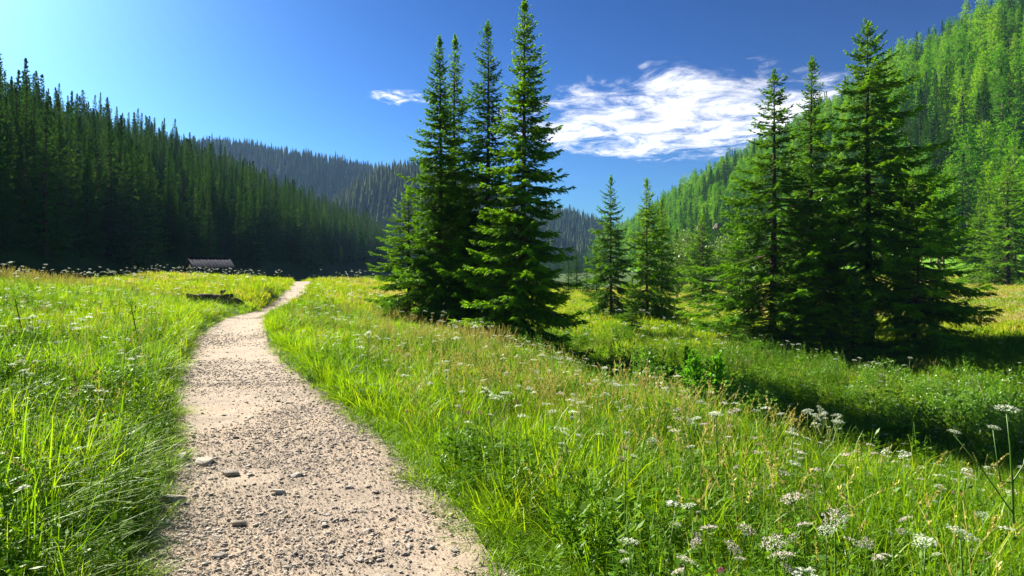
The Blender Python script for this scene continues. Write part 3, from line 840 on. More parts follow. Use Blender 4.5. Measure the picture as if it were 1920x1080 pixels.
ZB_W, ZB_H = 640, 360
def rank_visible(x, y, z, H, r, occ):
    """rough depth-sorted silhouettes: visible pixels of every tree (x, y, z, height, radius arrays)"""
    order = np.argsort(y); vis = np.zeros(len(x), int); f = FPX / 3.0
    for i in order:
        if y[i] < 5: continue
        cx = CX / 3 + x[i] / y[i] * f; b = HOR / 3 - (z[i] - CAM_Z) / y[i] * f; tp = HOR / 3 - (z[i] + H[i] - CAM_Z) / y[i] * f
        hw = max(r[i] / y[i] * f, 0.6)
        y0, y1 = int(max(0, math.floor(tp))), int(min(ZB_H, math.ceil(b)))
        for yy in range(y0, y1):
            ww = hw * min(1.0, max(0.08, (yy + 0.5 - tp) / max(1.0, b - tp)))
            a, c = int(max(0, round(cx - ww))), int(min(ZB_W, round(cx + ww) + 1))
            if a < c:
                row = occ[yy, a:c]; vis[i] += int((~row).sum()); row[:] = True
    return vis

# ---- left slope: dark spruces
def look(h, mean, wd):
    return ('very tall ' if h > mean * 1.25 else 'tall ' if h > mean * 1.08 else 'short ' if h < mean * 0.8 else '') + ('narrow' if wd < 0.95 else 'broad' if wd > 1.06 else 'slender')
def zone(px, marks):
    for lim, text in marks:
        if px < lim: return text
    return marks[-1][1]
def plant_left():
    rng = np.random.default_rng(51)
    c = []
    for gx in np.arange(-170, -40, 3.1):
        for gy in np.arange(40, 540, 3.2 if gx > -72 else 4.2):
            c.append((gx + rng.uniform(-1.5, 1.5), gy + rng.uniform(-1.6, 1.6)))
    for gx in np.arange(-52, 70, 5.0):                       # the wood that closes the valley
        for gy in np.arange(370, 440, 6.0): c.append((gx + rng.uniform(-2, 2), gy + rng.uniform(-2, 2)))
    c = np.array(c); x, y = c[:, 0], c[:, 1]
    foot = np.interp(y, [40, 62, 100, 150, 250, 350, 470], [-50, -49, -49, -51, -55, -57, -60])
    ok = (x < foot + 1.5 * np.sin(y * 0.31) + 1.0 * np.sin(y * 0.83)) | (y > 368)
    ok &= x / y > -0.95
    x, y = x[ok], y[ok]; z = total_h(x, y) - 0.2
    H = 12.0 * np.clip(rng.normal(1.0, 0.27, len(x)), 0.42, 1.6) + 2.5 * noise(x, y, 25.0, 5)
    H = np.where(y > 368, H * 0.9, H)
    occ = np.zeros((ZB_H, ZB_W), bool)
    vis = rank_visible(x, y, z, H, H * 0.17, occ)
    order = np.argsort(-vis); keep = order[:300][vis[order[:300]] > 3]
    yr = rng.uniform(0, 6.28, len(x)); kd = rng.integers(0, len(FOREST), len(x)); wd = rng.uniform(0.85, 1.15, len(x))
    for i in keep:
        me, H0 = FOREST[kd[i]]; k = H[i] / H0
        px = CX + x[i] / y[i] * FPX
        at = zone(px, [(110, 'at the left picture edge'), (230, 'well to the left of the hut'), (345, 'just left of the hut'), (450, 'above the hut'), (590, 'above the far bend of the path'), (5000, 'close beside the middle spruces')])
        front = x[i] > np.interp(y[i], [40, 62, 100, 150, 250, 350, 470], [-50, -49, -49, -51, -55, -57, -60]) - 5
        lk = look(H[i], 12.0, wd[i])
        if y[i] > 368: lab, gr = lk + ' distant spruce of the wood closing the valley', 'spruces of the wood closing the valley'
        elif front: lab, gr = lk + ' dark spruce in the front row ' + at, 'spruces in the front row of the left slope'
        else: lab, gr = lk + ' dark spruce behind the front row ' + at, 'spruces higher up the left slope'
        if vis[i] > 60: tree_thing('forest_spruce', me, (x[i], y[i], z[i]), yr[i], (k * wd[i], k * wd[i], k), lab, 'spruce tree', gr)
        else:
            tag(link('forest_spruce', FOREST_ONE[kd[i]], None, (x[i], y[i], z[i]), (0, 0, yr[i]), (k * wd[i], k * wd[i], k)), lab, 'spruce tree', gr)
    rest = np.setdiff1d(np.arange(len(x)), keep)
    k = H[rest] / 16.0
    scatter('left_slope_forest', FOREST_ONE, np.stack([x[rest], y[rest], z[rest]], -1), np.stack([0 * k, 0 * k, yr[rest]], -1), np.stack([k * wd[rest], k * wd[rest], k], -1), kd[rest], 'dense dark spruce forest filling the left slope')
FOREST += [(HILLSP[0][0], 15.0)]
FOREST_ONE = [joined(p[0], 'forest_spruce') for p in FOREST]
HILLSP_ONE = [joined(p[0], 'hillside_spruce') for p in HILLSP]
LARCH_ONE = [joined(p[0], 'larch') for p in LARCH]
plant_left()

# ---- right slope: bright larches with some darker spruces
def plant_right():
    rng = np.random.default_rng(61)
    c = []
    for gx in np.arange(56, 190, 3.6):
        for gy in np.arange(60, 640, 3.8 if gx < 110 else 5.0):
            c.append((gx + rng.uniform(-1.8, 1.8), gy + rng.uniform(-1.9, 1.9)))
    c = np.array(c); x, y = c[:, 0], c[:, 1]
    ra = right_add(x, y)
    ok = (ra > 0.5 + 0.8 * np.sin(y * 0.21) ** 2) & (x / y < 0.98)
    ok &= ~((noise(x, y, 14.0, 91) > 0.27) & (ra > 12))
    x, y = x[ok], y[ok]; z = total_h(x, y) - 0.3; ra = ra[ok]
    H = 14.5 * np.clip(rng.normal(1.0, 0.24, len(x)), 0.45, 1.5)
    sp = (noise(x, y, 26.0, 95) + rng.normal(0, 0.16, len(x)) > 0.10)
    sp |= (ra < 2.5) & (rng.random(len(x)) < 0.35)
    sp |= (ra > 70) & (rng.random(len(x)) < 0.45)
    occ = np.zeros((ZB_H, ZB_W), bool)
    vis = rank_visible(x, y, z, H, H * 0.13, occ)
    yr = rng.uniform(0, 6.28, len(x)); wd = rng.uniform(0.85, 1.2, len(x)); kd = rng.integers(0, 60, len(x))
    rest_mask = np.ones(len(x), bool)
    for is_sp in (False, True):
        idx = np.nonzero(sp == is_sp)[0]
        o = idx[np.argsort(-vis[idx])][:290]; o = o[vis[o] > 4]
        rest_mask[o] = False
        pool, one, nm = (HILLSP, HILLSP_ONE, 'hillside_spruce') if is_sp else (LARCH, LARCH_ONE, 'larch_tree')
        for i in o:
            j = kd[i] % len(pool); me, H0 = pool[j]; k = H[i] / H0
            where = 'at the foot of' if ra[i] < 5 else ('low on' if ra[i] < 20 else 'partway up' if ra[i] < 55 else 'high on')
            px = CX + x[i] / y[i] * FPX
            at = zone(px, [(1340, 'near the small meadow spruces'), (1480, 'beside the open branched spruce'), (1640, 'behind the largest dark spruce'), (1760, 'right of the dark group'), (1850, 'towards the right picture edge'), (5000, 'at the right picture edge')])
            lab = look(H[i], 13.0, wd[i]) + (' dark spruce ' if is_sp else ' bright larch ') + where + ' the slope ' + at
            gr = ('spruces ' if is_sp else 'larches ') + where + ' the sunny right slope'
            cat = 'spruce tree' if is_sp else 'larch tree'
            if vis[i] > 45: tree_thing(nm, me, (x[i], y[i], z[i]), yr[i], (k * wd[i], k * wd[i], k), lab, cat, gr)
            else: tag(link(nm, one[j], None, (x[i], y[i], z[i]), (0, 0, yr[i]), (k * wd[i], k * wd[i], k)), lab, cat, gr)
    r = np.nonzero(rest_mask)[0]
    k = H[r] / 15.0
    pick = np.where(sp[r], len(LARCH) + kd[r] % len(HILLSP), kd[r] % len(LARCH))
    scatter('right_slope_forest', LARCH_ONE + HILLSP_ONE, np.stack([x[r], y[r], z[r]], -1), np.stack([0 * k, 0 * k, yr[r]], -1), np.stack([k * wd[r], k * wd[r], k], -1), pick, 'larch and spruce forest filling the sunny right slope')
plant_right()

# ---- distant woods
def tiny_tree(seed, mat):
    rng = np.random.default_rng(seed); acc = Acc(); H = 17.0
    for lv in range(7):
        z0 = 1.0 + lv * 2.2; r = 2.9 * (1 - lv / 7.6); n = 7
        a = np.arange(n) * 6.283 / n + rng.uniform(0, 1); rr = r * rng.uniform(0.7, 1.25, n)
        V = np.concatenate([[[0, 0, z0 + 4.2]], np.stack([rr * np.cos(a), rr * np.sin(a), z0 + rng.uniform(-0.6, 0.4, n)], -1)])
        acc.add(V, np.stack([np.zeros(n, int), 1 + np.arange(n), 1 + (np.arange(n) + 1) % n], -1))
    return acc.mesh('distant_tree', [M[mat]])
def plant_far(name, fn, x0, x1, y0, y1, step, mats, minz, label, pale=0.1):
    rng = np.random.default_rng(71)
    X, Y = np.meshgrid(np.arange(x0, x1, step), np.arange(y0, y1, step * 1.25))
    x = X.ravel() + rng.uniform(-step / 2, step / 2, X.size); y = Y.ravel() + rng.uniform(-step / 2, step / 2, X.size)
    z = fn(x, y); ok = (z > minz) & (np.abs(x / y + 0.1) < 0.75)
    x, y, z = x[ok], y[ok], z[ok]; n = len(x)
    protos = [tiny_tree(500 + k, m) for k, m in enumerate(mats)]
    pick = np.where(noise(x, y, 70.0, 99) + rng.normal(0, 0.1, n) > 0.5 - pale * 2, len(mats) - 1, rng.integers(0, len(mats) - 1, n))
    s = np.clip(rng.normal(1.0, 0.22, n), 0.5, 1.6)
    scatter(name, protos, np.stack([x, y, z - 0.5], -1), np.stack([0 * s, 0 * s, rng.uniform(0, 6.28, n)], -1), np.stack([s * 0.9, s * 0.9, s], -1), pick, label)
plant_far('distant_forest', far_ridge, -900, 420, 620, 1300, 7.5, ['far_tree', 'far_tree', 'far_tree', 'far_pale'], 6, 'hazy blue conifer forest on the distant hill', 0.12)
plant_far('distant_spur_woods', far_spur, -300, 110, 540, 860, 6.0, ['far_tree', 'far_pale', 'far_pale', 'far_pale'], 3, 'paler sunlit trees on the distant spur', 0.2)  # sunlight on the spur is put into its mostly paler needle colours

# ---- small spruces at the far side of the sunny meadow
MEADOW = 'small spruces along the far edge of the sunny meadow'
for px, d, top, kd in ((1066, 96, 478, 0), (1082, 104, 470, 1), (1100, 92, 482, 2), (1118, 108, 462, 0), (1270, 100, 430, 1)):
    x = (px - CX) / FPX * d; z = float(total_h(x, d)) - 0.1; H = CAM_Z - (top - HOR) / FPX * d - z
    me, H0 = HILLSP[kd]; k = H / H0
    tree_thing('hillside_spruce', me, (x, d, z), px * 0.7, (k * 1.3, k * 1.3, k), 'small spruce along the far edge of the sunny meadow', 'spruce tree', MEADOW)
for px, d, top, wide, lab in ((1318, 78, 402, 1.15, 'mid green spruce standing alone before the foot of the right slope'), (1385, 84, 395, 1.0, 'mid green spruce half hidden behind the open branched spruce'),
                              (1890, 84, 292, 1.1, 'bushy spruce at the meadow edge in front of the pale larch trunks'), (1838, 92, 372, 1.2, 'shorter bushy spruce beside the taller one at the meadow edge')):
    x = (px - CX) / FPX * d; z = float(total_h(x, d)) - 0.1; H = CAM_Z - (top - HOR) / FPX * d - z
    k = H / 8.0
    tree_thing('spruce_tree', NEAR['young'][0], (x, d, z), px * 0.3, (k * wide, k * wide, k), lab, 'spruce tree')

# ------------------------------------------------------------------ bushes, saplings
def bush_meshes(seed, H, Rad, n, leaf, mat, stems=5):
    rng = np.random.default_rng(seed); cr, tr = Acc(), Acc()
    for k in range(stems):
        a = rng.uniform(0, 6.28); r = Rad * rng.uniform(0.15, 0.7)
        tube(tr, [[0.05 * cos(a), 0.05 * sin(a), -0.1], [r * 0.4 * cos(a), r * 0.4 * sin(a), H * 0.4], [r * cos(a), r * sin(a), H * 0.85]], [0.012 * H, 0.008 * H, 0.003 * H], 5)
    lobes = rng.normal(0, 1, (9, 3)); lobes /= np.linalg.norm(lobes, axis=1)[:, None]
    lobes = lobes * np.array([Rad * 0.55, Rad * 0.55, H * 0.28]) + np.array([0, 0, H * 0.58])
    c = lobes[rng.integers(0, 9, n)]
    v = rng.normal(0, 1, (n, 3)); v /= np.linalg.norm(v, axis=1)[:, None]
    P = c + v * (rng.random(n)[:, None] ** 0.4) * np.array([Rad * 0.45, Rad * 0.45, H * 0.24])
    l = leaf * rng.uniform(0.6, 1.3, n)
    diamonds(cr, P, rng.normal(0, 0.7, (n, 3)) + v * 0.6, l, l * 0.55, rng.normal(0, 0.6, (n, 3)) + np.array([0, 0, 1]))
    return cr.mesh('bush_foliage', [M[mat]]), tr.mesh('bush_stems', [M['larch_bark']])

def bush(name, me, H0, px, d, top, wide, label, group=None):
    x = (px - CX) / FPX * d; z = float(total_h(x, d)) - 0.05; H = CAM_Z - (top - HOR) / FPX * d - z
    k = H / H0
    o = link(name, None, None, (x, d, z), (0, 0, px * 0.1), (k * wide, k * wide, k)); tag(o, label, 'bush', group)
    link('stems', me[1], o); link('foliage', me[0], o)
BT = bush_meshes(80, 6.0, 2.6, 5200, 0.22, 'bush')
bush('deciduous_bush', BT, 6.0, 1268, 86, 452, 1.0, 'pale green leafy bush in the meadow corner beside the small spruces', 'pale leafy bushes below the right slope')
bush('deciduous_bush', BT, 6.0, 1365, 96, 440, 1.1, 'pale green leafy bush behind the lone mid green spruce', 'pale leafy bushes below the right slope')
bush('deciduous_bush', BT, 6.0, 1296, 112, 432, 1.0, 'pale green leafy bush beneath the rocky outcrop', 'pale leafy bushes below the right slope')
BL = bush_meshes(81, 1.5, 0.45, 1500, 0.055, 'bright_bush', 3)
BW = bush_meshes(82, 1.3, 0.8, 2200, 0.060, 'bright_bush', 4)
bush('leafy_shrub', BL, 1.5, 1212, 14.5, 652, 0.85, 'small bright yellow green shrub on a thin stem in the swale', 'leafy shrubs in the swale')
for px, d, top, wd, lab in ((1875, 17.0, 702, 1.1, 'tallest sunlit leafy shrub beyond the shaded swale at the picture edge'), (1790, 18.5, 725, 1.1, 'sunlit leafy shrub beyond the swale in front of the dark trees'),
                            (1912, 15.5, 735, 1.0, 'sunlit leafy shrub cut by the picture edge beyond the swale'), (1700, 17.5, 735, 1.3, 'low sunlit leafy shrub below the low wide spruce'), (1610, 21.0, 712, 1.5, 'broad low leafy shrub in the swale below the thick bare trunk'), (1430, 23.5, 690, 1.5, 'broad low leafy shrub in the swale below the open branched spruce'),
                            (1545, 24.5, 682, 1.2, 'rounded leafy shrub in the swale below the narrow squeezed spruce'), (1745, 22.0, 690, 1.3, 'rounded leafy shrub in the swale under the long flat boughs'), (1835, 20.0, 688, 1.0, 'upright leafy shrub between the two sunlit ones beyond the swale'),
                            (1265, 17.5, 690, 1.3, 'leafy shrub behind the small yellow green shrub in the swale'), (1395, 18.0, 700, 1.4, 'leafy shrub beside the bright spruce sapling in the swale'), (1660, 25.0, 672, 1.2, 'leafy shrub in the shade straight below the thick bare trunk')):
    bush('leafy_shrub', BW, 1.3, px, d, top, wd, lab, 'leafy shrubs in the swale')
SAP = spruce_meshes(90, 1.8, 0.85, 0.12, 0.17, 6, 0.07, 0.040, sub=True, sag=0.05, pow_=0.75, mats=[M['sapling'], M['sapling']])
for k, (px, d, top, wd, lab) in enumerate(((1302, 14.2, 664, 1.0, 'bright spruce sapling in the swale next to its twin'), (1345, 14.0, 668, 0.95, 'bright spruce sapling in the swale closest to the dark trees'),
                                           (1288, 19.5, 655, 0.7, 'thin spruce sapling tip behind the two bright saplings'))):
    x = (px - CX) / FPX * d; z = float(total_h(x, d)) - 0.03; H = CAM_Z - (top - HOR) / FPX * d - z
    q = H / 1.8
    tree_thing('spruce_sapling', SAP, (x, d, z), k * 2.1, (q * wd, q * wd, q), lab, 'sapling', 'spruce saplings in the swale')

# ------------------------------------------------------------------ rocks and stones
def ico(sub=2):
    import bmesh
    bm = bmesh.new(); bmesh.ops.create_icosphere(bm, subdivisions=sub, radius=1.0)
    v = np.array([p.co[:] for p in bm.verts]); f = np.array([[q.index for q in p.verts] for p in bm.faces]); bm.free()
    return v, f
ICO1, ICO2 = ico(1), ico(3)
def stone_mesh(seed, shape, rough=0.22, fine=True, mat='stone', flat=True):
    rng = np.random.default_rng(seed); v, f = ICO2 if fine else ICO1
    v = v.copy()
    for _ in range(11 if fine else 6):                       # planar cuts give broken faces
        n = rng.normal(size=3); n /= np.linalg.norm(n); c = rng.uniform(0.42, 0.85)
        d = v @ n - c; v = v - np.where(d > 0, d, 0)[:, None] * n
    q = rng.normal(size=(4, 3)) * 2.2; ph = rng.uniform(0, 6, 4)
    v = v * (1 + rough * 0.25 * np.sin(v @ q.T + ph).sum(1) / 2)[:, None]
    v = v * np.asarray(shape)
    return mesh_from('stone', v, [f], [M[mat]], None, not flat)

STONES = [stone_mesh(600 + k, (1.0, 0.60 + 0.09 * (k % 3), 0.26 + 0.05 * (k % 4)), fine=True) for k in range(7)]
def stone(px, py, wpx, label, group=None, k=0, rz=0.0, tilt=0.0, sink=0.25, on_path=True):
    p = hit(px, py, 0.02)
    if p is None: return
    z = float(path_z(p[0], p[1])) if on_path else p[2]
    r = wpx / FPX * p[1] / 2
    o = link('stone', STONES[k % 7], None, (p[0], p[1], z + r * (0.20 - sink * 0.2) + (0 if on_path else 0.05)), (tilt, tilt * 0.5, rz), r)
    tag(o, label, 'stone', group)
NAMED = [(430, 888, 42, 'pale rounded stone on the path nearest its grassy edge among the gravel', 0, 0.1), (385, 868, 52, 'long grey stone where the gravel meets the grassy edge, pointed end towards the path', 1, -0.2),
         (338, 861, 46, 'smooth pale stone half sunk in the grass at the path edge', 2, 0.2), (322, 941, 58, 'long grey stone lying in the grass fringe at the path edge', 3, 0.1),
         (541, 754, 18, 'small dark stone alone in the middle of the smooth path', 4, 0.5), (556, 890, 30, 'flat stone beside the little green weed on the path', 5, 0.0),
         (452, 978, 42, 'flat pale slab lying in the coarse gravel', 6, -0.1), (410, 1042, 34, 'pale upright stone in the coarse gravel closest to the viewer', 0, 0.9),
         (656, 912, 20, 'round pale stone on the half of the path towards the middle trees', 2, 0.4), (520, 922, 32, 'thin flat stone in the coarse gravel below the weed', 3, 0.0),
         (406, 1003, 22, 'grey stone between the pale slab and the nearest upright stone', 4, 0.3), (690, 994, 24, 'rounded stone at the coarse right half of the path', 5, 0.2),
         (308, 984, 34, 'pale stone peeking out under the grass fringe', 1, 0.6), (332, 838, 28, 'small stone at the grass fringe above the smooth sunk one', 6, 0.0)]
for px, py, wp, lab, k, rz in NAMED: stone(px, py, wp, lab, None, k, rz, 0.1)
rng = np.random.default_rng(33)
for k in range(150):
    py = 1078 - 330 * rng.random() ** 1.5
    L_, R_ = np.interp(py, [740, 800, 900, 1000, 1080], [315, 325, 320, 306, 290]), np.interp(py, [740, 800, 900, 1000, 1080], [605, 680, 780, 845, 895])
    px = rng.uniform(L_, R_); wp = rng.uniform(9, 23) * (0.6 + 0.4 * (py - 740) / 340)
    lab = ('tiny' if wp < 11 else 'small' if wp < 15 else 'fist sized') + ' angular stone loose in the ' + ('left side of the path' if px < L_ + (R_ - L_) / 3 else 'middle of the path' if px < L_ + (R_ - L_) * 0.67 else 'right side of the path') + (' close to the viewer' if py > 980 else ' further up' if py < 860 else '')
    stone(px, py, wp, lab, 'small stones lying loose in the path gravel', int(rng.integers(0, 7)), rng.uniform(0, 6.28), rng.normal(0, 0.22), 0.15)

def gravel():
    rng = np.random.default_rng(34)
    protos = [stone_mesh(620 + k, (1.0, rng.uniform(0.5, 0.8), rng.uniform(0.22, 0.42)), fine=False) for k in range(9)]
    xs, ys, ss = [], [], []
    for d0, d1, de, s0 in ((2.6, 6, 9000, 0.0042), (6, 10, 3400, 0.0055), (10, 17, 700, 0.009), (17, 34, 90, 0.013)):
        n = int((d1 - d0) * 2.3 * de); y = rng.uniform(d0, d1, n); u = rng.uniform(-1.08, 1.08, n)
        x = path_x(y) + u * (half_w(y) + 0.08)
        dens = np.clip(0.42 + 1.0 * noise(x, y, 0.5, 110) + 1.5 * noise(x, y, 1.6, 111) + 0.45 * np.abs(u) ** 3 + 0.25 * (y < 7), 0.08, 1)
        ok = rng.random(n) < dens
        xs.append(x[ok]); ys.append(y[ok]); ss.append(s0 * rng.lognormal(0, 0.62, ok.sum()))
    x, y, s = np.concatenate(xs), np.concatenate(ys), np.minimum(np.concatenate(ss), 0.03); n = len(x)
    scatter('gravel', protos, np.stack([x, y, path_z(x, y) + 0.005], -1), np.stack([rng.normal(0, 0.16, n), rng.normal(0, 0.16, n), rng.uniform(0, 6.28, n)], -1), s, rng.integers(0, 9, n), 'loose broken gravel covering the footpath')
gravel()

# pale slab far along the path, rocky outcrops on the right slope
p = hit(500, 529, 0.25)
tag(link('stone_slab', stone_mesh(640, (1.0, 0.35, 0.2)), None, (p[0], p[1], p[2] + 0.34), (0, 0.12, -0.25), 0.40), 'long white stone slab lying in the far meadow beside the path bend', 'stone')
def outcrop(px, py, d, size, label, seed, shape):
    q = ray_pt(px, py, d)
    tag(link('rock_outcrop', stone_mesh(seed, shape, 0.5, True, 'rock'), None, (q[0], d, q[2]), (0.2, 0.1, 0.5), size), label, 'rock', 'rock outcrops on the right slope')
outcrop(1312, 428, 150, 1.5, 'pale rock outcrop low on the right slope above the leafy bushes', 650, (0.5, 0.7, 1.0))
outcrop(1345, 426, 152, 1.4, 'brown rock outcrop beside the pale one low on the right slope', 651, (1.0, 0.7, 0.6))

# the eroded bank beside the far path: mossy log with a stone on its end
def bank_log():
    a, b = hit(352, 557, 0.1), hit(428, 563, 0.1)
    d = 29.5
    A, B = ray_pt(350, 554, d), ray_pt(437, 556, d)
    acc = Acc(); t = np.linspace(0, 1, 12)[:, None]
    pts = A * (1 - t) + B * t + np.array([0, 0, 1]) * (-0.10 * np.sin(t * pi)) 
    rad = 0.10 + 0.035 * t[:, 0] + 0.012 * np.sin(t[:, 0] * 17)
    tube(acc, pts - A, rad, 9)
    o = link('fallen_log', acc.mesh('fallen_log', [M['log']], True), None, A); tag(o, 'mossy fallen log along the eroded bank beside the path bend', 'log')
    br = Acc(); tube(br, [pts[8] - A, pts[8] - A + np.array([0.1, -0.05, 0.2]), pts[8] - A + np.array([0.22, -0.1, 0.32])], [0.05, 0.035, 0.02], 6)
    link('branch_stub', br.mesh('branch_stub', [M['log']]), o)
    e = Acc(); v, f = ICO2
    vv = v.copy(); vv = vv * (1 + 0.12 * np.sin(v @ np.array([3.1, 2.2, 4.0]))[:, None]) * np.array([1.25, 0.28, 0.34])
    c = (A + B) / 2 + np.array([0.15, 0.12, -0.24])
    e.add(vv, f)
    o = link('earth_bank', e.mesh('earth_bank', [M['soil']], True), None, c); kind(o, 'structure')
    q = ray_pt(418, 547, d + 0.1)
    tag(link('boulder', stone_mesh(660, (1.0, 0.8, 0.9), 0.4, True, 'rock'), None, q, (0.1, 0.2, 0.4), 0.15), 'brown boulder resting on the end of the mossy fallen log', 'stone')
bank_log()

# ------------------------------------------------------------------ log hut behind the crest
def hut():
    d = 66.0; c = ray_pt(392, 500, d); zg = float(total_h(c[0], d)) - 0.1
    ridge_z = CAM_Z - (484 - HOR) / FPX * d; Hh = ridge_z - zg
    o = link('log_hut', None, None, (c[0], d, zg), (0, 0, R(42))); tag(o, 'low grey timber hut with a plank roof half hidden behind the meadow crest', 'hut')
    Lh, Wh, ev = 3.0, 4.4, max(0.8, Hh - 1.35)
    wl = Acc(); n = max(4, int(ev / 0.22)); hh = ev / n
    for k in range(n):
        for sy in (-1, 1): tube(wl, [[-Lh / 2 - 0.1, sy * Wh / 2, hh * (k + 0.5)], [Lh / 2 + 0.1, sy * Wh / 2, hh * (k + 0.5)]], hh * 0.52, 8)
        for sx in (-1, 1): tube(wl, [[sx * Lh / 2, -Wh / 2 - 0.1, hh * (k + 0.5)], [sx * Lh / 2, Wh / 2 + 0.1, hh * (k + 0.5)]], hh * 0.50, 8)
    link('log_wall', wl.mesh('log_wall', [M['wood']]), o)
    for sx in (-1, 1):
        ga = Acc(); q = 9
        for k in range(q):
            y0 = -Wh / 2 + (k + 0.5) * Wh / q; top = ev + (1 - abs(y0) / (Wh / 2)) * (Hh - ev) - 0.10
            if sx == -1 and abs(k - 4) < 2: top = ev + 0.35
            box(ga, (sx * Lh / 2, y0, (ev + top) / 2), (0.05, Wh / q - 0.02, top - ev))
        link('gable', ga.mesh('gable', [M['gable']]), o)
    for sy in (-1, 1):
        rf = link('roof', None, o); nrm_l = math.hypot(Wh / 2 + 0.5, (Hh - ev) * (Wh / 2 + 0.5) / (Wh / 2))
        pl = None
        for k in range(12):
            x0 = -Lh / 2 - 0.45 + (k + 0.5) * (Lh + 0.9) / 12
            ac = Acc(); w_ = (Lh + 0.9) / 12 - 0.006; th = 0.03 + 0.004 * (k % 2)
            yo, zo = sy * (Wh / 2 + 0.5), ev - (Hh - ev) * 0.5 / (Wh / 2)
            v = np.array([[x0 + a * w_ / 2, yo * t, Hh * (1 - t) + zo * t + z_] for t in (0, 1) for a in (-1, 1) for z_ in (0, th)])
            ac.add(v, np.array([[0, 1, 3, 2], [4, 6, 7, 5], [0, 4, 5, 1], [2, 3, 7, 6], [1, 5, 7, 3], [0, 2, 6, 4]]))
            link('plank', ac.mesh('roof_plank', [M['wood']]), rf)
    rb = Acc(); box(rb, (0, 0, Hh + 0.06), (Lh + 0.95, 0.30, 0.07)); link('ridge_board', rb.mesh('ridge_board', [M['wood']]), o)
hut()

# ------------------------------------------------------------------ single flowering plants and grasses
M['umbel_brown'] = leaf_mat('browning_umbel_florets', (0.26, 0.20, 0.10), (0.44, 0.36, 0.22), None, 0.3, 3.0, 0.0, (1, 0.95, 0.85))
def umbel_head(seed, rad, pink=False, brown=False):
    rng = np.random.default_rng(seed); acc = Acc(); n = 17
    a = np.arange(n) * 2.399963; r = rad * np.sqrt((np.arange(n) + 0.6) / n)
    T = np.stack([r * np.cos(a), r * np.sin(a), rad * 0.62 - r * r / rad * 0.28], -1)
    for k in range(n):
        tube(acc, [[0, 0, 0], T[k] * [0.55, 0.55, 0.5], T[k]], [0.0014, 0.001, 0.0008], 3, 0)
        q = 11; rr = rad * 0.21 * np.sqrt(rng.random(q)); aa = rng.uniform(0, 6.28, q)
        P = T[k] + np.stack([rr * np.cos(aa), rr * np.sin(aa), 0.004 + rng.normal(0, 0.0025, q) - rr * rr * 6], -1)
        l = rad * rng.uniform(0.10, 0.17, q)
        diamonds(acc, P, rng.normal(size=(q, 3)) * [1, 1, 0.4], l, l * 0.85, np.array([0, 0, 1.0]) + rng.normal(0, 0.35, (q, 3)), 1)
    return acc.mesh('flower_head', [M['stem'], M['umbel_brown' if brown else 'umbel_pink' if pink else 'umbel']])
def umbel_stem(seed, H, branches, thick=0.0045, leaves=6):
    """branching stem with feathery leaves; also returns where the flower heads sit"""
    rng = np.random.default_rng(seed); acc = Acc(); tops = []
    b = rng.normal(0, 0.05, 2) * H
    mid = lambda t: np.array([b[0] * t ** 1.6, b[1] * t ** 1.6, H * t])
    tube(acc, [mid(t) for t in np.linspace(-0.03, 1, 7)], np.linspace(thick, thick * 0.55, 7), 5)
    tops.append(mid(1.0))
    for k in range(branches):
        t0 = rng.uniform(0.5, 0.78); a = rng.uniform(0, 6.28); L = H * rng.uniform(0.18, 0.34)
        p0 = mid(t0); p2 = p0 + np.array([cos(a) * L * 0.55, sin(a) * L * 0.55, L * 0.95]); p1 = (p0 + p2) / 2 + np.array([cos(a), sin(a), -0.4]) * L * 0.10
        tube(acc, [p0, p1, p2], [thick * 0.6, thick * 0.5, thick * 0.4], 4); tops.append(p2)
    for k in range(leaves):
        t0 = rng.uniform(0.08, 0.6); a = rng.uniform(0, 6.28); p0 = mid(t0); L = rng.uniform(0.10, 0.2)
        n = 14; u = np.linspace(0.2, 1, n); sgn = np.where(np.arange(n) % 2, 1, -1)
        P = p0 + np.stack([cos(a) * L * u, sin(a) * L * u, L * (0.5 * u - 0.5 * u * u)], -1)
        D = np.stack([cos(a) * 0.6 - sin(a) * sgn, sin(a) * 0.6 + cos(a) * sgn, 0 * u], -1)
        diamonds(acc, P, D, L * 0.42 * (1.15 - u), L * 0.13 * np.ones(n), np.tile([0, 0, 1.0], (n, 1)) + rng.normal(0, 0.2, (n, 3)))
    return acc.mesh('flower_stem', [M['stem']]), tops
HEADS = [umbel_head(700, 0.042), umbel_head(701, 0.055), umbel_head(702, 0.050, True), umbel_head(703, 0.032), umbel_head(704, 0.036, False, True)]
def umbel_proto(seed, H, br, heads, name='umbel_flower', thick=0.0045):
    st, tops = umbel_stem(seed, H, br, thick)
    o = link(name, None); link('stem', st, o)
    rng = np.random.default_rng(seed)
    for k, t in enumerate(tops):
        link('flower_head', HEADS[heads[k % len(heads)]], o, t, (rng.normal(0, 0.28), rng.normal(0, 0.28), rng.uniform(0, 6)), rng.uniform(0.75, 1.1) * (1 if k == 0 else 0.75))
    o['category'] = 'wildflower'
    return o, H, tops[0]
UMB = [umbel_proto(710, 0.62, 0, [1]), umbel_proto(711, 0.55, 2, [0, 3]), umbel_proto(712, 0.50, 1, [2, 2]), umbel_proto(713, 0.72, 3, [1, 0, 3]), umbel_proto(714, 0.45, 0, [2]), umbel_proto(715, 0.55, 2, [4, 4, 3])]
_used = set()
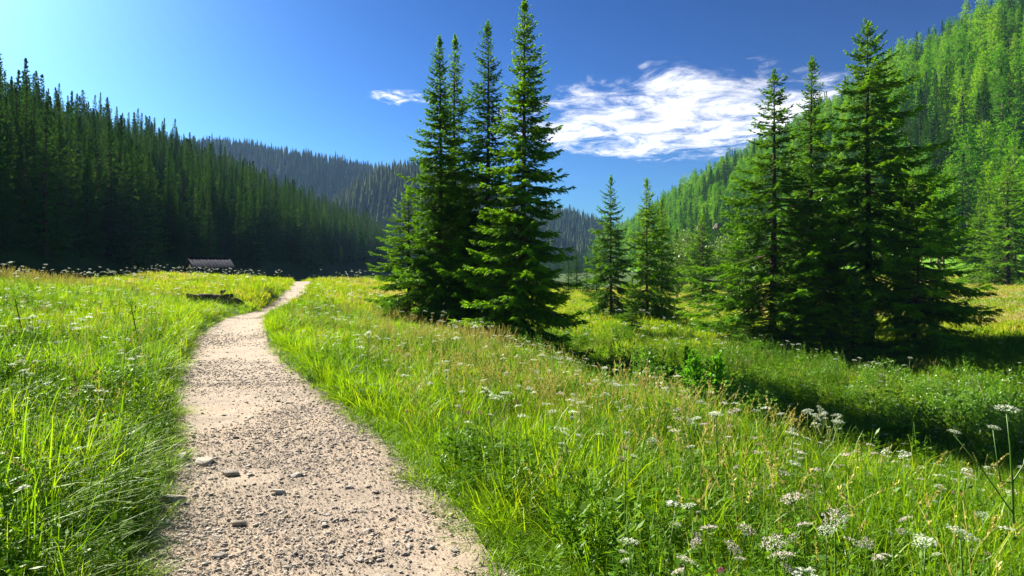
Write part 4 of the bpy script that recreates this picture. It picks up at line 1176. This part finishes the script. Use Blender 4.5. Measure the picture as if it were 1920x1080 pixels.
def umbel(px, py, kd, size, label, group=None, rz=0.0, hs=1.0):
    root, H, top = UMB[kd]
    p = hit(px, py, H * size * hs + 0.02)
    if p is None: return False
    if abs(p[0] - path_x(p[1])) < half_w(p[1]) + 0.25 or p[1] > 70: return False
    loc = (p[0] - top[0] * size, p[1] - top[1] * size, p[2])
    if kd in _used:
        copy_thing(root, loc, rz, (size, size, size * hs), label, group)
    else:
        _used.add(kd); root.location = loc; root.rotation_euler = (0, 0, rz); root.scale = (size, size, size * hs); root['label'] = label
        if group: root['group'] = group
    return True
for px, py, kd, sz, lab in ((1548, 966, 2, 1.15, 'largest pinkish white flower head low in the grass beside several smaller ones'), (1500, 934, 4, 1.2, 'pinkish white flower head just behind the largest pinkish one'),
        (1722, 1025, 0, 0.95, 'white domed flower head near the bottom edge between the pink one and the corner'), (1815, 1062, 0, 1.15, 'large white flower head touching the bottom edge below the tall branching stalk'),
        (1186, 1018, 1, 0.9, 'green white flower head low at the bottom beside a similar one in the tall grass'), (1445, 1015, 2, 1.0, 'round pinkish flower head above the bottom edge in front of the largest one'),
        (1668, 1045, 4, 0.9, 'small white flower head near the bottom edge beside the white domed one'), (1388, 988, 4, 0.9, 'pinkish flower head standing alone in the tall grass'), 
        (1480, 1045, 4, 1.0, 'pinkish flower head at the very bottom edge'), (1155, 722, 3, 1.0, 'broad white flower cluster on the terrace edge before the bright shrub'),
        (1540, 772, 3, 1.1, 'green white umbrella flower standing up against the dark swale'), (1462, 776, 1, 1.0, 'white umbrella flower at the terrace edge below the drooping seed grass'),
        (885, 612, 3, 1.3, 'tall white flower standing before the base of the middle spruces'), (40, 700, 1, 0.8, 'large pale flower head at the left picture edge in the meadow'),
        (165, 726, 1, 1.0, 'white flower pair in the left meadow halfway to the path'), (915, 735, 3, 1.1, 'white flower cluster in the middle of the right hand meadow'), (950, 820, 3, 1.0, 'pale green flower cluster in the lush grass right of the path')):
    umbel(px, py, kd, sz, lab, None, px * 0.37)
# the tall branching stalk at the right edge
def tall_stalk():
    d = 4.3; x, y = (1898 - CX) / FPX * d, d; zg = float(ground_h(x, y)); zt = CAM_Z - (776 - HOR) / FPX * d
    H = zt - zg; o = link('tall_umbel_flower', None, None, (x, y, zg)); tag(o, 'tallest branching umbrella flower with a thick green stalk at the right edge', 'wildflower')
    st = Acc(); jn = np.array([0.0, 0, H * 0.60])
    tube(st, [[0.03, 0, -0.02], [0.01, 0, H * 0.3], jn, [-0.012, 0, H * 0.8], [-0.035, 0, H]], [0.0085, 0.0075, 0.007, 0.005, 0.004], 7)
    arms = [([-0.06, 0.02, H * 0.60], [-0.10, 0.03, H * 0.90]), ([-0.17, 0.05, H * 0.68], [-0.31, 0.09, H * 0.86]), ([0.07, 0.0, H * 0.70], [0.13, 0.02, H * 0.88])]
    tops = [np.array([-0.035, 0, H])]
    j2 = np.array([0.004, 0, H * 0.42])
    for k, (m_, e_) in enumerate(arms):
        s_ = j2 if k == 1 else jn
        tube(st, [s_, (s_ + np.array(m_)) / 2, np.array(m_), np.array(e_)], [0.005, 0.0045, 0.004, 0.003], 5); tops.append(np.array(e_))
    link('stem', st.mesh('tall_stem', [M['stem']], True), o)
    for k, t in enumerate(tops): link('flower_head', HEADS[(1, 0, 0, 3)[k]], o, t, (0.1, -0.1 * k, k), (1.25, 0.85, 0.9, 0.8)[k])
tall_stalk()
rng = np.random.default_rng(44)
AREAS = [('white umbrella flowers along the crest of the left meadow', 'umbrella flower on the left meadow crest', (0, 600), (482, 520), 40, 1.15, (0, 1, 3)),
         ('white umbrella flowers in the left meadow', 'umbrella flower in the left meadow', (0, 330), (525, 720), 30, 0.85, (0, 1, 3, 5)),
         ('white umbrella flowers in the meadow beside the path bend', 'umbrella flower between path bend and spruces', (560, 1050), (560, 700), 34, 1.0, (0, 1, 3)),
         ('white umbrella flowers along the terrace edge', 'umbrella flower on the terrace edge', (1050, 1560), (660, 850), 34, 0.9, (0, 1, 2, 3, 5)),
         ('pale flowers in the tall grass of the near corner', 'flower in the near right tall grass', (1250, 1900), (830, 1070), 40, 0.7, (0, 1, 2, 4, 5)),
         ('white flowers across the shaded swale', 'flower across the shaded swale', (1500, 1915), (690, 790), 26, 1.0, (0, 3))]
for gr, lab, xr, yr, n, sz, kds in AREAS:
    for k in range(n):
        px, py, kd, sc = rng.uniform(*xr), rng.uniform(*yr), int(kds[rng.integers(0, len(kds))]), sz * rng.uniform(0.75, 1.25)
        size = 'small ' if sc < sz * 0.9 else 'large ' if sc > sz * 1.1 else ''
        heads = ('single headed ', 'three headed ', 'pinkish two headed ', 'many headed ', 'pinkish ', 'browning ')[kd]
        third = ('towards the left', 'in the middle', 'towards the right')[min(2, int(3 * (px - xr[0]) / (xr[1] - xr[0])))]
        umbel(px, py, kd, sc, size + heads + lab + ' ' + third, gr, rng.uniform(0, 6.28))
for kd in range(len(UMB)):
    if kd not in _used: bpy.data.objects.remove(UMB[kd][0])

def seed_grass_proto(seed, H):
    rng = np.random.default_rng(seed); st, sd = Acc(), Acc(); a0 = rng.uniform(0, 6.28); dv = np.array([cos(a0), sin(a0), 0])
    t = np.linspace(0, 1, 8)[:, None]
    pts = dv * (0.06 * t + 0.22 * t ** 3.2) * H + np.array([0, 0, 1.0]) * (t - 0.07 * t ** 4) * H
    tube(st, pts, np.linspace(0.0028, 0.0012, 8), 4)
    b = rng.uniform(0, 6.28, 5)
    blades(st, np.zeros((5, 3)), b, H * rng.uniform(0.4, 0.7, 5), np.full(5, 0.007), np.full(5, 0.25), np.full(5, 0.5), rng)
    n = 46; u = rng.uniform(0.80, 1.0, n)
    P = np.stack([np.interp(u, t[:, 0], pts[:, k]) for k in range(3)], -1)
    D = rng.normal(0, 0.45, (n, 3)) + dv * 0.7 + np.array([0, 0, 0.6])
    diamonds(sd, P, D, rng.uniform(0.016, 0.03, n), rng.uniform(0.006, 0.012, n), rng.normal(size=(n, 3)))
    o = link('seed_grass', None); o['category'] = 'grass stalk'
    link('stalk', st.mesh('seed_stalk', [M['stem']]), o); link('seed_head', sd.mesh('seed_head', [M['seed']]), o)
    return o, H, pts[-1]
SG = [seed_grass_proto(730, 0.75), seed_grass_proto(731, 0.85), seed_grass_proto(732, 0.65)]
rng = np.random.default_rng(45); sgu = set()
def seed_grass(px, py, k, size, label, group):
    root, H, top = SG[k]; p = hit(px, py, H * size * 0.93)
    if p is None or abs(p[0] - path_x(p[1])) < half_w(p[1]) + 0.3: return
    if k in sgu: copy_thing(root, p, rng.uniform(0, 6.28), size, label, group)
    else: sgu.add(k); root.location = p; root.scale = (size,) * 3; root['label'] = label; root['group'] = group
for k in range(34): seed_grass(rng.uniform(1000, 1560), 0, 0, 1, '', '') if False else None
for k in range(40):
    px = rng.uniform(960, 1330); seed_grass(px, np.interp(px, [960, 1050, 1200, 1330], [600, 622, 676, 712]) + rng.uniform(-8, 40), k % 3, rng.uniform(0.8, 1.1), 'tan seed grass stalk on the terrace edge against the dark swale', 'tan seed grasses on the terrace edge')
for k in range(34):
    px = rng.uniform(1380, 1900); seed_grass(px, rng.uniform(735, 960), k % 3, rng.uniform(0.7, 1.0), 'tan seed grass stalk in the tall grass of the near right corner', 'tan seed grasses in the near right corner')

# dark dried stalks in the left meadow
def dried(px, py, H, label, seed):
    rng = np.random.default_rng(seed); p = hit(px, py, 0.1)
    o = link('dried_stalk', None, None, p); tag(o, label, 'wildflower stalk')
    st, lf = Acc(), Acc(); t = np.linspace(0, 1, 6)[:, None]
    pts = np.array([-0.22, 0, 0]) * t * H + np.array([0, 0, 1.0]) * t * H
    tube(st, pts, np.linspace(0.014, 0.006, 6), 5); link('stem', st.mesh('dried_stem', [M['bark']]), o)
    n = 60; u = rng.uniform(0.75, 1.05, n)[:, None]; P = pts[0] + (pts[-1] - pts[0]) * u + rng.normal(0, 0.07, (n, 3)) * [1, 1, 0.5]
    diamonds(lf, P, rng.normal(size=(n, 3)), np.full(n, 0.06), np.full(n, 0.025), rng.normal(size=(n, 3))); link('leaves', lf.mesh('dried_leaves', [M['needle']]), o)
dried(262, 640, 0.85, 'dark leaning dried stalk in the left meadow near the path', 740)
dried(48, 640, 0.8, 'dark bushy dried stalk at the left side of the meadow', 741)

# little weeds growing in the path
for px, py, s, lab in ((537, 886, 0.12, 'small green weed growing in the middle of the gravel path'), (605, 866, 0.06, 'tiny green weed tuft on the path above the larger weed'), (690, 957, 0.07, 'tiny flat weed on the right half of the gravel path')):
    p = hit(px, py); tag(link('weed', herb(750 + px, 26, 0.5, 'bright_bush'), None, (p[0], p[1], float(path_z(p[0], p[1])) - 0.01), (0, 0, px), (s, s, s * 0.5)), lab, 'weed')

# ------------------------------------------------------------------ clouds: two thin high sheets outside the haze
def cloud(name, c_px, c_py, rx, ry, alt, seed, label, thr, scale=1.0):
    e = (HOR - c_py) / FPX; cy = alt / e; cx = (c_px - CX) / FPX * cy
    n = 70; u = np.linspace(-1.35, 1.35, n)
    X, Y = np.meshgrid(u * rx, u * ry)
    Z = 0.045 * rx * noise(X, Y, rx * 0.35, seed) + 0.02 * rx * noise(X, Y, rx * 0.12, seed)
    i = np.arange(n - 1)[:, None] * n + np.arange(n - 1)[None]
    q = np.stack([i, i + 1, i + n + 1, i + n], -1).reshape(-1, 4)
    m, nt = new_mat(name + '_vapour')
    tc = nt.nodes.new('ShaderNodeTexCoord')
    mp = nt.nodes.new('ShaderNodeMapping'); mp.inputs['Scale'].default_value = (1 / rx, 1 / ry, 0)
    nt.links.new(tc.outputs['Object'], mp.inputs[0])
    ln = nt.nodes.new('ShaderNodeVectorMath'); ln.operation = 'LENGTH'; nt.links.new(mp.outputs[0], ln.inputs[0])
    mp2 = nt.nodes.new('ShaderNodeMapping'); mp2.inputs['Scale'].default_value = (scale * 2.9 / 1500, scale * 2.3 / 1500, 0.0); mp2.inputs['Location'].default_value = (seed * 1.3, seed * 0.7, 0)
    nt.links.new(tc.outputs['Object'], mp2.inputs[0])
    n1 = nt.nodes.new('ShaderNodeTexNoise'); n1.inputs['Scale'].default_value = 1.0; n1.inputs['Detail'].default_value = 9; n1.inputs['Roughness'].default_value = 0.70
    n1.inputs['Distortion'].default_value = 0.35
    nt.links.new(mp2.outputs[0], n1.inputs['Vector'])
    f = math_node(nt, 'SUBTRACT', n1.outputs['Fac'], math_node(nt, 'MULTIPLY', math_node(nt, 'POWER', ln.outputs['Value'], 2.6), 0.30))
    mr = nt.nodes.new('ShaderNodeMapRange'); mr.interpolation_type = 'SMOOTHSTEP'
    mr.inputs['From Min'].default_value = thr; mr.inputs['From Max'].default_value = thr + 0.36
    nt.links.new(f, mr.inputs['Value'])
    d = nt.nodes.new('ShaderNodeBsdfDiffuse'); d.inputs[0].default_value = (0.9, 0.9, 0.9, 1)
    t = nt.nodes.new('ShaderNodeBsdfTranslucent'); t.inputs[0].default_value = (0.92, 0.92, 0.92, 1)
    ad = nt.nodes.new('ShaderNodeMixShader'); ad.inputs[0].default_value = 0.75
    nt.links.new(d.outputs[0], ad.inputs[1]); nt.links.new(t.outputs[0], ad.inputs[2])
    tr = nt.nodes.new('ShaderNodeBsdfTransparent')
    mx = nt.nodes.new('ShaderNodeMixShader'); nt.links.new(math_node(nt, 'MULTIPLY', mr.outputs[0], 0.96), mx.inputs[0])
    nt.links.new(tr.outputs[0], mx.inputs[1]); nt.links.new(ad.outputs[0], mx.inputs[2])
    o = nt.nodes.new('ShaderNodeOutputMaterial'); nt.links.new(mx.outputs[0], o.inputs[0])
    tag(link(name, mesh_from(name, np.stack([X, Y, Z], -1), [q], [m], None, True), None, (cx, cy, alt + CAM_Z)), label, 'cloud')
cloud('cloud', 1285, 236, 2350, 2450, 1500, 3, 'broad white streaky cloud sheet between the middle and dark spruces', 0.27)
cloud('cloud', 745, 182, 330, 420, 1500, 8, 'thin white wisp of cloud on the path side of the middle spruces', 0.36, 3.0)

# ------------------------------------------------------------------ haze
def haze():
    me = Acc(); box(me, (0, 920, 125), (2 * EDGE + 240, 2080, 266))
    m, nt = new_mat('haze_air')
    pv = nt.nodes.new('ShaderNodeVolumePrincipled')
    pv.inputs['Color'].default_value = (0.34, 0.60, 1.0, 1); pv.inputs['Density'].default_value = 0.00013
    pv.inputs['Anisotropy'].default_value = 0.0
    o = nt.nodes.new('ShaderNodeOutputMaterial'); nt.links.new(pv.outputs[0], o.inputs['Volume'])
    kind(link('haze', me.mesh('haze', [m])), 'stuff', 'thin bluish air between the viewer and the distant hills')
haze()
